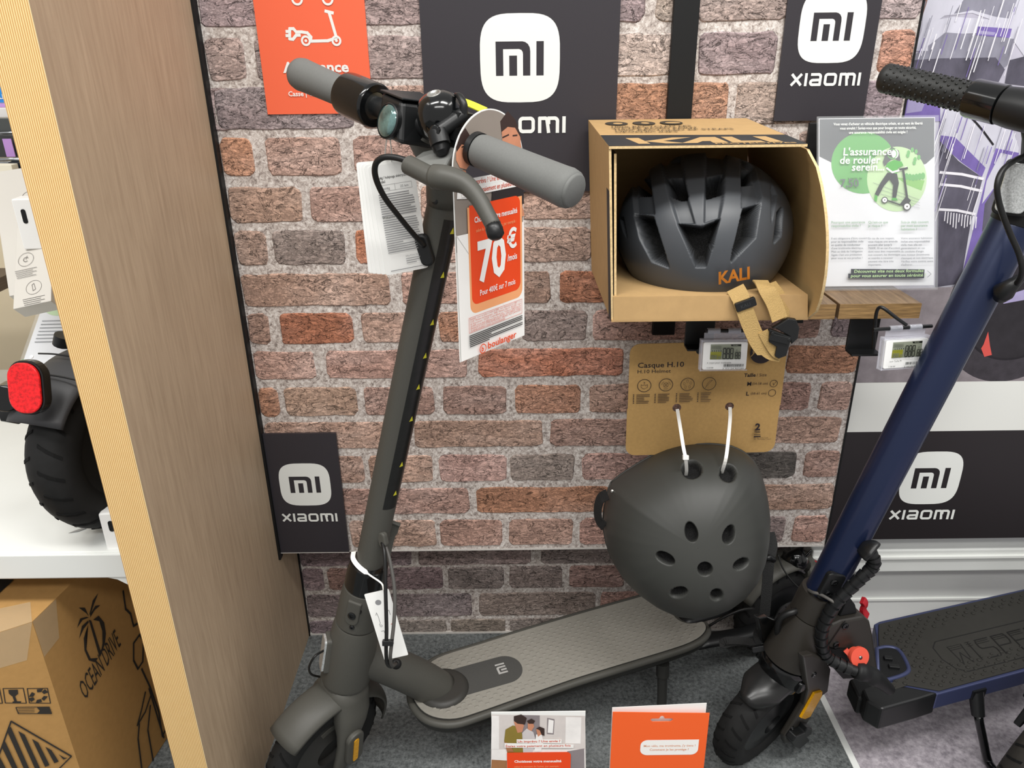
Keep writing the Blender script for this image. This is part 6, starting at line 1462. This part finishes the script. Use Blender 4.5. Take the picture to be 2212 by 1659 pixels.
f = Fr(PD(0, 216, 1.488), (1, 0, 0), (0, 0, 1)); P = Print(f, g, z=.001); P.text('LE', 0, .002, .012, M_white, bold=.02); P.flush('lettering')
good(-25, 224, 16, 232, 1.48, mat('pack_lilac', 'b98fd0', .5), 'thin lilac pack below the blue pack')
good(-25, 234, 18, 254, 1.47, mat('pack_white', 'e4e2e0', .5), 'white pack with small round icon below the lilac pack')
g = good(-25, 256, 26, 284, 1.455, mat('pack_slate', '4d504f', .4), 'dark slate pack above the chrome wires'); 
good(-25, 292, 30, 340, 1.44, mat('pack_frame', '393a3b', .4), 'black framed pack with lilac window between the chrome wires')
obj('lilac_window', box(Fr(PD(9, 312, 1.425), (1, 0, 0), (0, 0, 1)), (0, -.022, 0), (.016, .01, .002)), mat('pack_lilac', 'b98fd0', .5), label='small lilac card shown in the black framed pack', cat='card')
good(-25, 356, 24, 390, 1.38, mat('pack_cream', 'e7e1cf', .55), 'cream card pack above the lowest chrome wire')
g = good(24, 350, 50, 378, 1.40, mat('pack_ink', '20242c', .3), 'small dark pack with blue picture above the hanging packages')
# dark shelf end and second leaflet holder
o = obj('dark_plank', wbox(-1.35, -.985, 1.30, 1.52, .775, .80), mat('dark_plank_wood', '57493c', .5, noise=(6, .2, (1, 1, 30))), label='dark brown shelf plank end at the left edge', cat='shelf')
f = Fr(PD(46, 792, 1.42), PD(140, 790, 1.42)-PD(46, 792, 1.42), PD(60, 640, 1.5)-PD(46, 792, 1.42)); w = .085
lh = thing('leaflet_holder', f(w/2, 0, 0), 'second green leaflet in clear holder half hidden behind the shelf scooter', 'leaflet holder')
obj('leaflet', box(f, (0, 0, -.001), (w+.1, .20, 0)), M_paper, lh); obj('acrylic_sheet', box(f, (-.004, -.004, .002), (w+.104, .204, .0036)), M_acr, lh)
P = Print(f, lh, z=.0003); P.disc(.035, .148, .035, M_g2); P.disc(.105, .15, .035, mat('leaflet_grey_green', 'a9b8a6', .5)); P.text('Responsabilité', .008, .168, .009, M_g1, shear=.2); P.text('civile Oney', .012, .156, .009, M_g1, shear=.2); P.text('7,50€', .012, .125, .015, M_dk); P.text('11,20€', .082, .14, .014, M_dk)
P.poly([(.058, .17), (.066, .172), (.068, .15), (.066, .12), (.06, .12), (.058, .15)], M_dk)
for i in range(7): P.rect(.01, .10-.008*i, .07-.005*(i % 3), .102-.008*i, M_tx)
P.flush('lettering')

# ================================================================ LEAFLETS AT THE FRONT
def stand_leaflet(px0, px1, py, label, name):
    f = Fr(A3(PY(px0, py, .9)[0], .895, .0), (1, 0, 0), nrm(A3(0, .03, 1))); w = PY(px1, py, .9)[0]-PY(px0, py, .9)[0]; h = PY(px0, py, .9)[2]
    return f, w, h, thing(name, f(w/2, 0, 0), label, 'leaflet')
f, w, h, t = stand_leaflet(1061, 1265, 1541, 'upright leaflet with kitchen family photo and orange panel at the front', 'family_leaflet')
obj('paper', box(f, (0, 0, -.0012), (w, h, 0)), M_pap, t)
P = Print(f, t, z=.0002); q = lambda *a: [pl(f, x, y) for x, y in a]
m_ = {k: mat('kit_'+k, c, .5, noise=(25, .08)) for k, c in (('wall', 'd8d0cc'), ('bright', 'f3efec'), ('grey', '8d8486'), ('olive', '8d7a35'), ('shirt', 'cfc8c8'), ('brown', 'a8714e'), ('wood', 'a5744c'))}
P.poly(q((1062, 1543), (1264, 1546), (1266, 1680), (1060, 1680)), m_['wall']); P.poly(q((1122, 1544), (1166, 1545), (1166, 1600), (1122, 1598)), m_['grey']); P.poly(q((1062, 1545), (1078, 1546), (1078, 1618), (1061, 1618)), m_['bright'])
P.poly(q((1222, 1548), (1256, 1549), (1254, 1606), (1221, 1605)), m_['bright']); P.poly(q((1182, 1550), (1198, 1553), (1196, 1586), (1181, 1585)), m_['grey']); P.poly(q((1185, 1553), (1196, 1556), (1194, 1583), (1183, 1582)), m_['bright'])
P.poly(q((1062, 1618), (1264, 1618), (1265, 1680), (1060, 1680)), m_['bright']); P.poly(q((1225, 1622), (1262, 1616), (1263, 1680), (1235, 1680)), m_['grey']); P.poly(q((1062, 1640), (1095, 1642), (1095, 1680), (1060, 1680)), m_['wood'])
P.poly(q((1092, 1575), (1108, 1566), (1122, 1570), (1130, 1590), (1130, 1625), (1096, 1625), (1089, 1600)), m_['olive']); P.poly(q((1110, 1558), (1124, 1556), (1132, 1566), (1128, 1580), (1118, 1582)), M_skn); P.poly(q((1110, 1546), (1126, 1542), (1138, 1550), (1134, 1564), (1118, 1562), (1110, 1556)), M_hair)
P.poly(q((1128, 1582), (1138, 1572), (1152, 1580), (1158, 1600), (1150, 1625), (1130, 1625)), m_['shirt']); P.poly(q((1140, 1560), (1150, 1556), (1154, 1568), (1148, 1578), (1140, 1574)), M_skn); P.poly(q((1138, 1556), (1148, 1551), (1156, 1556), (1152, 1562), (1142, 1562)), M_hair)
P.poly(q((1158, 1585), (1170, 1584), (1174, 1602), (1168, 1622), (1154, 1622)), m_['bright']); P.poly(q((1158, 1574), (1166, 1572), (1170, 1584), (1162, 1590)), M_skn); P.poly(q((1158, 1572), (1166, 1568), (1176, 1572), (1176, 1588), (1170, 1586), (1166, 1576)), M_hair)
P.poly(q((1090, 1600), (1100, 1605), (1110, 1622), (1095, 1622)), m_['brown']); P.flush('photo')
P.poly([*q((1116, 1595), (1213, 1595), (1213, 1604), (1116, 1603))][::-1], M_fw); P.poly(q((1090, 1603), (1239, 1606), (1239, 1614), (1090, 1613)), M_fw)
a, b = pl(f, 1118, 1602); P.text('Un imprévu ? Une envie ?', a, b, .0065, M_rtx, bold=.02, width=.068); a, b = pl(f, 1092, 1612); P.text('Étalez votre paiement en plusieurs fois', a, b, .0065, M_rtx, bold=.012, width=.104)
c = pl(f, 1096, 1680); d = pl(f, 1233, 1622); P.poly(rrect(c[0], c[1], d[0], d[1], .007, 5, (0, 0, 1, 0)), M_fo)
a, b = pl(f, 1111, 1645); P.text('Choisissez votre mensualité', a, b, .0072, M_fw, bold=.03, width=.076); a, b = pl(f, 1111, 1655.5); P.text("selon le montant de l'achat, par exemple :", a, b, .0052, M_fp, width=.074)
P.flush('lettering')
f, w, h, t = stand_leaflet(1324, 1534, 1540, 'orange hang-card with white speech bubble standing at the front', 'insurance_card')
M_oc = mat('card_orange', 'f5652b', .4)
slot = rrect(.060, h-.0215, .096, h-.0145, .0034, 5)
obj('back_sheet', prism([(.0, .0), (w-.004, .0), (w-.004, h+.0085), (0, h+.0015)], f, -.008, -.0072), M_pap, t)
ysl = h-.018; c0_, c1_ = .060, .096
top = [(0, ysl), (c0_, ysl)]+[(c0_+.0034+(-cos(a))*.0034, ysl+.0034*sin(a)) for a in np.linspace(0, pi/2, 4)]+[(.0735, ysl+.0034), (.0755, ysl+.0075), (.078, ysl+.0088), (.0805, ysl+.0075), (.0825, ysl+.0034)]+[(c1_-.0034+sin(a)*.0034, ysl+.0034*cos(a)) for a in np.linspace(0, pi/2, 4)]+[(w, ysl), (w, h-.005), (w*.5, h-.003), (0, h-.0005)]
bot = [(0, 0), (w, 0), (w, ysl), (c1_, ysl), (c1_-.0034, ysl-.0034), (c0_+.0034, ysl-.0034), (c0_, ysl), (0, ysl)]
obj('card', join(prism(top, f, -.001, 0), prism(bot, f, -.001, 0)), M_oc, t)
P = Print(f, t, z=.0003); a, b = pl(f, 1382, 1631), pl(f, 1510, 1597)
P.poly(rrect(a[0], a[1], b[0], b[1], .0115, 7, (1, 1, 0, 1)), M_fw); P.flush('speech_bubble')
P.text("Mon vélo, ma trottinette, j'y tiens !", (a[0]+b[0])/2, b[1]-.0145, .0062, mat('bubble_text', 'dc9a78', .6), 'C', .015, width=.083); P.text('Comment je les protège ?', (a[0]+b[0])/2, b[1]-.0225, .0062, MATS['bubble_text'], 'C', .015, width=.063); P.flush('lettering')
